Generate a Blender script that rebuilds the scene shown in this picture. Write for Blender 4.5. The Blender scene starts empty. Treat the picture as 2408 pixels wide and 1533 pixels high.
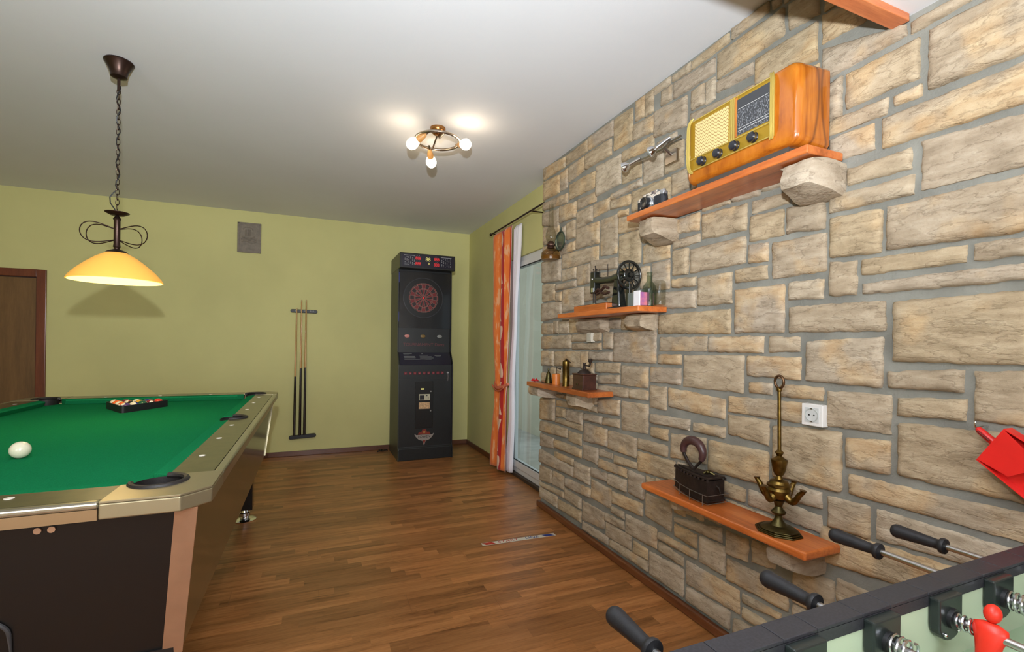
import bpy, bmesh, math, random
from mathutils import Vector, Matrix, noise
random.seed(7)
PI = math.pi
SC = bpy.context.scene
COL = SC.collection

# ---------------------------------------------------------------- camera, world, lights, exposure
CAM_Z = 1.35
cam_d = bpy.data.cameras.new('camera')
cam_d.sensor_fit = 'HORIZONTAL'; cam_d.sensor_width = 36.0
cam_d.lens = 1113.8303 / 2408 * 36.0
cam_d.shift_x = 0.0
cam_d.shift_y = 42.2689 / 2408
cam_d.clip_start = 0.02; cam_d.clip_end = 60
cam = bpy.data.objects.new('camera', cam_d); COL.objects.link(cam)
YAW, PITCH, ROLL = 0.3965, -0.0005, 0.0127
_f = Vector((math.sin(YAW)*math.cos(PITCH), math.cos(YAW)*math.cos(PITCH), math.sin(PITCH)))
_r = Vector((math.cos(YAW), -math.sin(YAW), 0)); _u = _r.cross(_f)
_r2 = math.cos(ROLL)*_r + math.sin(ROLL)*_u; _u2 = -math.sin(ROLL)*_r + math.cos(ROLL)*_u
cam.matrix_world = Matrix(((_r2.x, _u2.x, -_f.x, 0), (_r2.y, _u2.y, -_f.y, 0), (_r2.z, _u2.z, -_f.z, CAM_Z), (0, 0, 0, 1)))
SC.camera = cam
SC.view_settings.view_transform = 'Standard'
SC.view_settings.look = 'None'
SC.view_settings.gamma = 1.0
SC.view_settings.use_curve_mapping = False
SC.view_settings.exposure = 0.0

world = bpy.data.worlds.new('sky'); SC.world = world; world.use_nodes = True
_bg = world.node_tree.nodes['Background']
_bg.inputs[0].default_value = (0.80, 0.90, 1.0, 1); _bg.inputs[1].default_value = 1.2

def lamp(name, kind, loc, power, color=(1, 1, 1), size=0.1, size_y=None, aim=None, spot=None):
    d = bpy.data.lights.new(name, kind); d.energy = power; d.color = color
    if kind == 'AREA':
        d.size = size
        if size_y: d.shape = 'RECTANGLE'; d.size_y = size_y
    else:
        d.shadow_soft_size = size
    if spot: d.spot_size = spot; d.spot_blend = 1.0
    o = bpy.data.objects.new(name, d); COL.objects.link(o); o.location = loc
    if aim is not None:
        o.rotation_euler = (Vector(aim) - Vector(loc)).to_track_quat('-Z', 'Y').to_euler()
    return o
# the photographer's flash, a hand above the lens
lamp('camera_flash', 'SPOT', (-0.03, 0.03, 1.72), 400, (0.88, 0.95, 1.0), 0.03, aim=(0.12, 1.15, 2.85), spot=math.radians(165))
lamp('flash_spill', 'POINT', (-0.03, 0.03, 1.72), 24, (0.94, 0.97, 1.0), 0.03)
# soft fill lamps added just inside the two unseen windows behind the photographer
lamp('rear_fill', 'AREA', (-2.3, -2.36, 1.5), 56, (0.97, 0.97, 1.0), 1.6, 1.5, aim=(-1.6, 3, 1.3))
lamp('rear_fill', 'AREA', (0.2, -2.36, 1.5), 56, (0.97, 0.97, 1.0), 1.6, 1.5, aim=(0.2, 3, 1.3))

# ---------------------------------------------------------------- helpers
def lin(c):
    return tuple(((v/255)/12.92 if v/255 <= 0.04045 else ((v/255+0.055)/1.055)**2.4) for v in c)
WO = {}
class MB:
    def __init__(s): s.v = []; s.f = []; s.uv = None; s.m = []
    def add(s, vs, fs, mi=0):
        b = len(s.v); s.v += [Vector(p) for p in vs]
        for f in fs: s.f.append([b+i for i in f]); s.m.append(mi)
        return s
    def box(s, a, b, M=None, mi=0):
        x0, y0, z0 = a; x1, y1, z1 = b
        vs = [Vector(p) for p in [(x0,y0,z0),(x1,y0,z0),(x1,y1,z0),(x0,y1,z0),(x0,y0,z1),(x1,y0,z1),(x1,y1,z1),(x0,y1,z1)]]
        if M is not None: vs = [M @ p for p in vs]
        return s.add(vs, [(0,3,2,1),(4,5,6,7),(0,1,5,4),(1,2,6,5),(2,3,7,6),(3,0,4,7)], mi)
    def hexa(s, lo, hi, mi=0):      # two matching loops of points -> closed prism
        n = len(lo)
        return s.add(list(lo)+list(hi), [tuple(range(n))[::-1], tuple(range(n, 2*n))]+[(i,(i+1)%n,n+(i+1)%n,n+i) for i in range(n)], mi)
    def prism(s, poly, z0, z1, M=None, mi=0):
        lo = [Vector((p[0],p[1],z0)) for p in poly]; hi = [Vector((p[0],p[1],z1)) for p in poly]
        if M is not None: lo = [M @ p for p in lo]; hi = [M @ p for p in hi]
        return s.hexa(lo, hi, mi)
    def lathe(s, prof, c=(0,0,0), n=24, M=None, axis=None, close=True, mi=0, sx=1, sy=1):
        # prof: list of (radius, height)
        c = Vector(c); Q = Matrix.Identity(3)
        if axis is not None: Q = Vector((0,0,1)).rotation_difference(Vector(axis).normalized()).to_matrix()
        vs = []; fs = []
        for r, h in prof:
            for k in range(n):
                a = 2*PI*k/n
                p = Q @ Vector((r*math.cos(a)*sx, r*math.sin(a)*sy, h))
                vs.append(c + p)
        m = len(prof)
        for i in range(m-1):
            for k in range(n):
                fs.append((i*n+k, i*n+(k+1)%n, (i+1)*n+(k+1)%n, (i+1)*n+k))
        if close:
            fs.append(tuple(range(n))[::-1]); fs.append(tuple((m-1)*n+k for k in range(n)))
        if M is not None: vs = [M @ p for p in vs]
        return s.add(vs, fs, mi)
    def cyl(s, p0, p1, r, r1=None, n=16, mi=0):
        p0 = Vector(p0); p1 = Vector(p1); L = (p1-p0).length
        return s.lathe([(r,0),(r if r1 is None else r1, L)], p0, n, axis=(p1-p0), mi=mi)
    def tube(s, pts, r, n=8, closed=False, mi=0):
        pts = [Vector(p) for p in pts]; m = len(pts); vs = []; fs = []
        rr = r if isinstance(r, (list, tuple)) else [r]*m
        N = None
        for i, p in enumerate(pts):
            a = pts[(i-1) % m] if (closed or i > 0) else p
            b = pts[(i+1) % m] if (closed or i < m-1) else p
            t = (b-a).normalized()
            if N is None: N = t.orthogonal().normalized()
            N = (N - t*N.dot(t)).normalized(); B = t.cross(N)
            for k in range(n):
                q = 2*PI*k/n; vs.append(p + rr[i]*(math.cos(q)*N + math.sin(q)*B))
        for i in range(m if closed else m-1):
            j = (i+1) % m
            for k in range(n): fs.append((i*n+k, i*n+(k+1)%n, j*n+(k+1)%n, j*n+k))
        if not closed: fs.append(tuple(range(n))[::-1]); fs.append(tuple((m-1)*n+k for k in range(n)))
        return s.add(vs, fs, mi)
    def ball(s, c, r, n=20, m=12, S=(1,1,1), mi=0):
        prof = [(max(1e-5, math.sin(PI*i/m)), -math.cos(PI*i/m)) for i in range(m+1)]
        c = Vector(c); b = len(s.v)
        s.lathe([(r*a, r*h) for a, h in prof], (0,0,0), n, mi=mi)
        for i in range(b, len(s.v)): s.v[i] = c + Vector((s.v[i].x*S[0], s.v[i].y*S[1], s.v[i].z*S[2]))
        return s
    def xf(s, M):
        s.v = [M @ p for p in s.v]; return s
    def build(s, name, m, parent=None, smooth=False, bevel=0, loc=None, seg=2, kind=None, sub=0, ang=0.7, rotm=None):
        if loc is None: loc = WO[parent] if parent is not None else Vector((0,0,0))
        loc = Vector(loc)
        me = bpy.data.meshes.new(name)
        me.from_pydata([p-loc for p in s.v], [], s.f)
        bm = bmesh.new(); bm.from_mesh(me)
        bmesh.ops.remove_doubles(bm, verts=bm.verts, dist=2e-6)
        bmesh.ops.recalc_face_normals(bm, faces=bm.faces)
        bm.to_mesh(me); bm.free()
        ms = m if isinstance(m, (list, tuple)) else [m]
        for x in ms: me.materials.append(x)
        if len(ms) > 1 and len(me.polygons) == len(s.m):
            for p, i in zip(me.polygons, s.m): p.material_index = i
        if smooth:
            me.shade_smooth(); me.set_sharp_from_angle(angle=ang)
        o = bpy.data.objects.new(name, me); COL.objects.link(o)
        WO[o] = loc.copy()
        if parent is not None:
            o.parent = parent; o.location = loc - WO[parent]
        else: o.location = loc
        if bevel:
            b = o.modifiers.new('b', 'BEVEL'); b.width = bevel; b.segments = seg; b.limit_method = 'ANGLE'; b.angle_limit = 0.6
        if sub:
            q = o.modifiers.new('s', 'SUBSURF'); q.levels = sub; q.render_levels = sub
        if kind: o['kind'] = kind
        return o
def thing(name, label, cat, loc=(0,0,0), group=None):
    o = bpy.data.objects.new(name, None); COL.objects.link(o); o.location = loc; WO[o] = Vector(loc)
    o.empty_display_size = 0.05
    return tag(o, label, cat, group)
def tag(o, label, cat, group=None):
    o['label'] = label; o['category'] = cat
    if group: o['group'] = group
    return o
def struct(o, label=None, cat=None):
    o['kind'] = 'structure'
    if label: o['label'] = label
    if cat: o['category'] = cat
    return o
def dup(root, d, label=None, group=None):
    r = root.copy(); COL.objects.link(r); r.location = root.location + Vector(d); WO[r] = WO[root] + Vector(d)
    if label: r['label'] = label
    if group: r['group'] = group
    def rec(src, dst):
        for ch in list(src.children):
            c = ch.copy(); COL.objects.link(c); c.parent = dst; WO[c] = WO[ch] + Vector(d); rec(ch, c)
    rec(root, r)
    return r
def text(body, size, M, m, parent, name='lettering', ext=0.0006, align='CENTER', shear=0.0, space=1.0, sx=1.0):
    cu = bpy.data.curves.new('t', 'FONT'); cu.body = body; cu.size = size; cu.extrude = ext
    cu.align_x = align; cu.align_y = 'CENTER'; cu.shear = shear; cu.space_character = space; cu.resolution_u = 3
    to = bpy.data.objects.new('t', cu); COL.objects.link(to)
    bpy.context.view_layer.update()
    me = bpy.data.meshes.new_from_object(to.evaluated_get(bpy.context.evaluated_depsgraph_get()))
    bpy.data.objects.remove(to); bpy.data.curves.remove(cu)
    W = WO[parent] if parent is not None else Vector((0,0,0))
    for v in me.vertices:
        p = v.co.copy(); p.x *= sx; v.co = (M @ p) - W
    me.materials.clear(); me.materials.append(m); me.name = name
    o = bpy.data.objects.new(name, me); COL.objects.link(o); WO[o] = W.copy()
    if parent is not None: o.parent = parent
    return o

# ---------------------------------------------------------------- materials
def nodes(name):
    m = bpy.data.materials.new(name); m.use_nodes = True
    nt = m.node_tree; return m, nt, nt.nodes['Principled BSDF']
def mat(name, c, rough=0.5, metal=0.0, var=0.0, vs=8.0, bump=0.0, bs=60.0, coat=0.0, emis=0.0, trans=0.0, ior=1.45, c2=None, stretch=(1,1,1), sheen=0.0, alpha=1.0, objrand=0.0, spec=0.5, emc=None, bd=0.002):
    m, nt, b = nodes(name); N = nt.nodes; L = nt.links
    base = lin(c)
    b.inputs['Roughness'].default_value = rough; b.inputs['Metallic'].default_value = metal
    b.inputs['Coat Weight'].default_value = coat; b.inputs['Coat Roughness'].default_value = 0.08
    b.inputs['Transmission Weight'].default_value = trans; b.inputs['IOR'].default_value = ior
    b.inputs['Sheen Weight'].default_value = sheen; b.inputs['Alpha'].default_value = alpha
    b.inputs['Specular IOR Level'].default_value = spec
    b.inputs['Base Color'].default_value = (*base, 1)
    if emis:
        b.inputs['Emission Color'].default_value = (*lin(emc or c), 1); b.inputs['Emission Strength'].default_value = emis
    if var or bump or c2 or objrand:
        tc = N.new('ShaderNodeTexCoord'); mp = N.new('ShaderNodeMapping'); mp.inputs['Scale'].default_value = stretch
        L.new(tc.outputs['Object'], mp.inputs['Vector'])
    if var or c2:
        nz = N.new('ShaderNodeTexNoise'); nz.inputs['Scale'].default_value = vs; nz.inputs['Detail'].default_value = 6
        L.new(mp.outputs[0], nz.inputs['Vector'])
        rp = N.new('ShaderNodeValToRGB'); e = rp.color_ramp.elements
        lo = tuple(v*(1-var) for v in base); hi = tuple(min(1, v*(1+var)) for v in base)
        if c2: lo = base; hi = lin(c2)
        e[0].position = 0.35; e[0].color = (*lo, 1); e[1].position = 0.65; e[1].color = (*hi, 1)
        L.new(nz.outputs[0], rp.inputs[0]); L.new(rp.outputs[0], b.inputs['Base Color'])
    if bump:
        n2 = N.new('ShaderNodeTexNoise'); n2.inputs['Scale'].default_value = bs; n2.inputs['Detail'].default_value = 5
        L.new(mp.outputs[0], n2.inputs['Vector'])
        bp = N.new('ShaderNodeBump'); bp.inputs['Strength'].default_value = bump; bp.inputs['Distance'].default_value = bd
        L.new(n2.outputs[0], bp.inputs['Height']); L.new(bp.outputs[0], b.inputs['Normal'])
    return m
def ramp(nt, fac, stops):
    rp = nt.nodes.new('ShaderNodeValToRGB'); e = rp.color_ramp.elements
    while len(e) < len(stops): e.new(0.5)
    for el, (p, c) in zip(e, stops): el.position = p; el.color = (*lin(c), 1)
    nt.links.new(fac, rp.inputs[0]); return rp.outputs[0]
def math_(nt, op, a, b=None, c=None):
    n = nt.nodes.new('ShaderNodeMath'); n.operation = op
    for i, x in enumerate((a, b, c)):
        if x is None: continue
        if isinstance(x, (int, float)): n.inputs[i].default_value = x
        else: nt.links.new(x, n.inputs[i])
    return n.outputs[0]
def mixc(nt, f, a, b, mode='MIX'):
    n = nt.nodes.new('ShaderNodeMix'); n.data_type = 'RGBA'; n.blend_type = mode
    if isinstance(f, (int, float)): n.inputs[0].default_value = f
    else: nt.links.new(f, n.inputs[0])
    for i, x in ((6, a), (7, b)):
        if isinstance(x, tuple): n.inputs[i].default_value = (*x, 1) if len(x) == 3 else x
        else: nt.links.new(x, n.inputs[i])
    return n.outputs[2]
def noise_n(nt, vec, scale, detail=6, rough=0.5):
    n = nt.nodes.new('ShaderNodeTexNoise'); n.inputs['Scale'].default_value = scale; n.inputs['Detail'].default_value = detail
    n.inputs['Roughness'].default_value = rough
    nt.links.new(vec, n.inputs['Vector']); return n.outputs[0]
def mapping(nt, scale=(1,1,1), rot=(0,0,0), loc=(0,0,0), src='Object'):
    tc = nt.nodes.new('ShaderNodeTexCoord'); mp = nt.nodes.new('ShaderNodeMapping')
    mp.inputs['Scale'].default_value = scale; mp.inputs['Rotation'].default_value = rot; mp.inputs['Location'].default_value = loc
    nt.links.new(tc.outputs[src], mp.inputs['Vector']); return mp.outputs[0]
def bumpn(nt, h, strength, dist, b, prev=None):
    n = nt.nodes.new('ShaderNodeBump'); n.inputs['Strength'].default_value = strength; n.inputs['Distance'].default_value = dist
    nt.links.new(h, n.inputs['Height'])
    if prev is not None: nt.links.new(prev, n.inputs['Normal'])
    nt.links.new(n.outputs[0], b.inputs['Normal']); return n.outputs[0]

def stone_mat():
    m, nt, b = nodes('limestone'); N = nt.nodes; L = nt.links
    tc = N.new('ShaderNodeTexCoord'); oi = N.new('ShaderNodeObjectInfo')
    cb3 = N.new('ShaderNodeCombineXYZ')
    for i in range(3): L.new(oi.outputs['Random'], cb3.inputs[i])
    ad = N.new('ShaderNodeVectorMath'); ad.operation = 'MULTIPLY_ADD'; L.new(cb3.outputs[0], ad.inputs[0]); ad.inputs[1].default_value = (31, 17, 23); L.new(tc.outputs['Object'], ad.inputs[2])
    v = ad.outputs[0]
    mp = N.new('ShaderNodeMapping'); mp.inputs['Scale'].default_value = (1, 0.9, 3.0); L.new(v, mp.inputs['Vector']); vs = mp.outputs[0]
    big = noise_n(nt, v, 4.5, 3); mid = noise_n(nt, vs, 10, 7, 0.6); fine = noise_n(nt, v, 110, 6, 0.7); rid = noise_n(nt, vs, 7.5, 5, 0.55)
    c1 = ramp(nt, mid, [(0.30, (160,148,132)), (0.5, (184,172,156)), (0.70, (200,190,176))])
    rnd = ramp(nt, oi.outputs['Random'], [(0.0, (226,218,206)), (0.25, (244,236,222)), (0.5, (240,228,204)), (0.75, (232,226,220)), (1.0, (255,250,240))])
    c2 = mixc(nt, 1.0, c1, rnd, 'MULTIPLY')
    orange = ramp(nt, mid, [(0.35, (188,152,108)), (0.65, (208,182,142))])
    sel = math_(nt, 'MULTIPLY', math_(nt, 'FRACT', math_(nt, 'MULTIPLY', oi.outputs['Random'], 7.31)), 0.16)
    om = math_(nt, 'MULTIPLY', math_(nt, 'SUBTRACT', math_(nt, 'ADD', big, sel), 0.62), 6.0)
    om = math_(nt, 'MINIMUM', math_(nt, 'MAXIMUM', om, 0.0), 0.6)
    c3 = mixc(nt, om, c2, orange)
    dk = ramp(nt, fine, [(0.25, (160,148,136)), (0.45, (255,255,255))])
    # thin crevices where the ridge noise crosses its mean
    cr = math_(nt, 'ABSOLUTE', math_(nt, 'SUBTRACT', rid, 0.5))
    crv = ramp(nt, cr, [(0.0, (120,108,92)), (0.018, (255,255,255))])
    c4 = mixc(nt, 0.3, mixc(nt, 0.4, c3, dk, 'MULTIPLY'), crv, 'MULTIPLY')
    L.new(c4, b.inputs['Base Color'])
    b.inputs['Roughness'].default_value = 0.9; b.inputs['Specular IOR Level'].default_value = 0.2
    hr = ramp(nt, cr, [(0.0, (0,0,0)), (0.03, (255,255,255))])
    p = bumpn(nt, mid, 0.7, 0.012, b); p = bumpn(nt, hr, 0.35, 0.004, b, p); bumpn(nt, fine, 0.6, 0.003, b, p)
    return m
M_stone = stone_mat()
M_mortar = mat('mortar', (130,129,122), 0.9, var=0.16, vs=7, bump=0.6, bs=150, bd=0.003, spec=0.2)
def wall_mat(name, c, amt=0.05):
    return mat(name, c, 0.75, var=amt, vs=1.2, bump=0.25, bs=220, bd=0.001, spec=0.3)
M_green = wall_mat('green_wall_paint', (206,201,140))
M_ceiling = wall_mat('white_ceiling_paint', (226,228,232), 0.02)
M_white = mat('white_upvc', (214,212,212), 0.35)
def wood_mat(name, ca, cb, cc, axis=0, rough=0.35, coat=0.3, scale=1.0, random_obj=0.12, ring=9.0):
    m, nt, b = nodes(name); N = nt.nodes; L = nt.links
    st = [9.0*scale]*3; st[axis] = 0.9*scale
    oi = N.new('ShaderNodeObjectInfo')
    tc = N.new('ShaderNodeTexCoord'); ad = N.new('ShaderNodeVectorMath'); ad.operation = 'MULTIPLY_ADD'
    cb3 = N.new('ShaderNodeCombineXYZ')
    for i in range(3): L.new(oi.outputs['Random'], cb3.inputs[i])
    L.new(cb3.outputs[0], ad.inputs[0]); ad.inputs[1].default_value = (7.3, 5.1, 3.7); L.new(tc.outputs['Object'], ad.inputs[2])
    mp = N.new('ShaderNodeMapping'); mp.inputs['Scale'].default_value = st; L.new(ad.outputs[0], mp.inputs['Vector'])
    g = noise_n(nt, mp.outputs[0], 1.6, 5, 0.6); fine = noise_n(nt, mp.outputs[0], ring, 8, 0.65)
    f = math_(nt, 'ADD', math_(nt, 'MULTIPLY', g, 0.6), math_(nt, 'MULTIPLY', fine, 0.4))
    c = ramp(nt, f, [(0.36, ca), (0.5, cb), (0.64, cc)])
    rr = ramp(nt, oi.outputs['Random'], [(0.0, tuple(int(255*(1-random_obj)) for _ in range(3))), (1.0, (255,255,255))])
    L.new(mixc(nt, 1.0, c, rr, 'MULTIPLY'), b.inputs['Base Color'])
    b.inputs['Roughness'].default_value = rough; b.inputs['Coat Weight'].default_value = coat; b.inputs['Coat Roughness'].default_value = 0.2
    bumpn(nt, fine, 0.15, 0.0008, b)
    return m
M_shelf = wood_mat('cherry_stained_shelf', (158,80,32), (196,104,46), (214,126,62), axis=1, rough=0.35, coat=0.35)
M_trim = wood_mat('brown_skirting', (84,44,24), (104,58,32), (120,72,42), axis=1, rough=0.4)
M_trimx = wood_mat('brown_skirting_x', (84,44,24), (104,58,32), (120,72,42), axis=0, rough=0.4)
M_beam = wood_mat('orange_beam', (176,92,50), (206,120,70), (226,146,92), axis=0, rough=0.45)
M_doorw = wood_mat('oak_door', (104,74,38), (118,84,44), (130,94,52), axis=2, rough=0.5, coat=0.1)
M_doorf = wood_mat('mahogany_frame', (104,44,18), (122,54,24), (136,66,30), axis=2, rough=0.4)
def floor_mat():
    m, nt, b = nodes('laminate_plank'); N = nt.nodes; L = nt.links
    tc = N.new('ShaderNodeTexCoord'); oi = N.new('ShaderNodeObjectInfo')
    sp = N.new('ShaderNodeSeparateXYZ'); L.new(tc.outputs['Object'], sp.inputs[0])
    # three printed strips per plank, each with staggered staves along x
    row = math_(nt, 'FLOOR', math_(nt, 'DIVIDE', math_(nt, 'ADD', sp.outputs[1], 10.0), 0.0665))
    off = math_(nt, 'FRACT', math_(nt, 'MULTIPLY', row, 0.387))
    stv = math_(nt, 'FLOOR', math_(nt, 'ADD', math_(nt, 'DIVIDE', sp.outputs[0], 0.47), math_(nt, 'MULTIPLY', off, 3.0)))
    wn = N.new('ShaderNodeTexWhiteNoise'); wn.noise_dimensions = '2D'
    cb = N.new('ShaderNodeCombineXYZ'); L.new(row, cb.inputs[0]); L.new(stv, cb.inputs[1]); L.new(cb.outputs[0], wn.inputs['Vector'])
    cv = N.new('ShaderNodeCombineXYZ'); L.new(sp.outputs[0], cv.inputs[0]); L.new(sp.outputs[1], cv.inputs[1])
    L.new(math_(nt, 'MULTIPLY', wn.outputs[0], 9.0), cv.inputs[2])
    mp = N.new('ShaderNodeMapping'); mp.inputs['Scale'].default_value = (1.3, 16, 1); L.new(cv.outputs[0], mp.inputs['Vector'])
    g = noise_n(nt, mp.outputs[0], 1.9, 6, 0.62); fine = noise_n(nt, mp.outputs[0], 11, 6, 0.7)
    f = math_(nt, 'ADD', math_(nt, 'MULTIPLY', g, 0.62), math_(nt, 'MULTIPLY', fine, 0.38))
    c = ramp(nt, f, [(0.34, (122,76,38)), (0.5, (172,118,70)), (0.66, (196,142,92))])
    tint = ramp(nt, wn.outputs[0], [(0.0, (196,188,176)), (0.5, (228,220,208)), (1.0, (255,246,236))])
    L.new(mixc(nt, 1.0, c, tint, 'MULTIPLY'), b.inputs['Base Color'])
    b.inputs['Roughness'].default_value = 0.34; b.inputs['Specular IOR Level'].default_value = 0.45
    bumpn(nt, fine, 0.12, 0.0006, b)
    return m
M_floor = floor_mat()
M_black = mat('black_plastic', (26,26,28), 0.45)
M_blackgl = mat('black_gloss', (16,16,18), 0.15, coat=0.5)
M_rubber = mat('ribbed_black_handle', (30,30,33), 0.5, bump=0.2, bs=300)
M_chrome = mat('chrome', (225,225,228), 0.12, 1.0)
M_steel = mat('brushed_steel', (190,190,190), 0.28, 1.0, bump=0.05, bs=200)
M_nickel = mat('satin_nickel', (176,164,150), 0.3, 1.0)
M_brass = mat('old_brass', (112,90,46), 0.36, 1.0, var=0.35, vs=40, bump=0.15, bs=120)
M_brassd = mat('tarnished_brass', (88,80,50), 0.42, 1.0, var=0.3, vs=30, bump=0.2, bs=90)
M_iron = mat('rusty_iron', (46,36,32), 0.55, 0.4, var=0.35, vs=35, bump=0.4, bs=140)
M_bronze = mat('dark_bronze', (62,46,40), 0.35, 0.8)
def glass_mat(name, c=(255,255,255), rough=0.0, tint=0.0):
    # thin clear glass: see-through with a reflective coat
    m, nt, b = nodes(name); N = nt.nodes; L = nt.links
    out = N['Material Output']; tr = N.new('ShaderNodeBsdfTransparent'); tr.inputs[0].default_value = (*lin(c), 1)
    gl = N.new('ShaderNodeBsdfGlossy'); gl.inputs['Roughness'].default_value = rough + 0.03
    fr = N.new('ShaderNodeFresnel'); fr.inputs[0].default_value = 1.5
    mx = N.new('ShaderNodeMixShader'); ge = N.new('ShaderNodeNewGeometry'); L.new(math_(nt, 'MULTIPLY', fr.outputs[0], math_(nt, 'SUBTRACT', 1.0, ge.outputs['Backfacing'])), mx.inputs[0]); L.new(tr.outputs[0], mx.inputs[1]); L.new(gl.outputs[0], mx.inputs[2])
    L.new(mx.outputs[0], out.inputs[0]); N.remove(b); return m
M_glass = glass_mat('window_glass', (236,242,240))
M_glassc = glass_mat('clear_glass', (232,232,226))
M_glassa = glass_mat('amber_glass', (214,196,160))
M_glassg = glass_mat('greenish_glass', (206,216,206))

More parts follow.
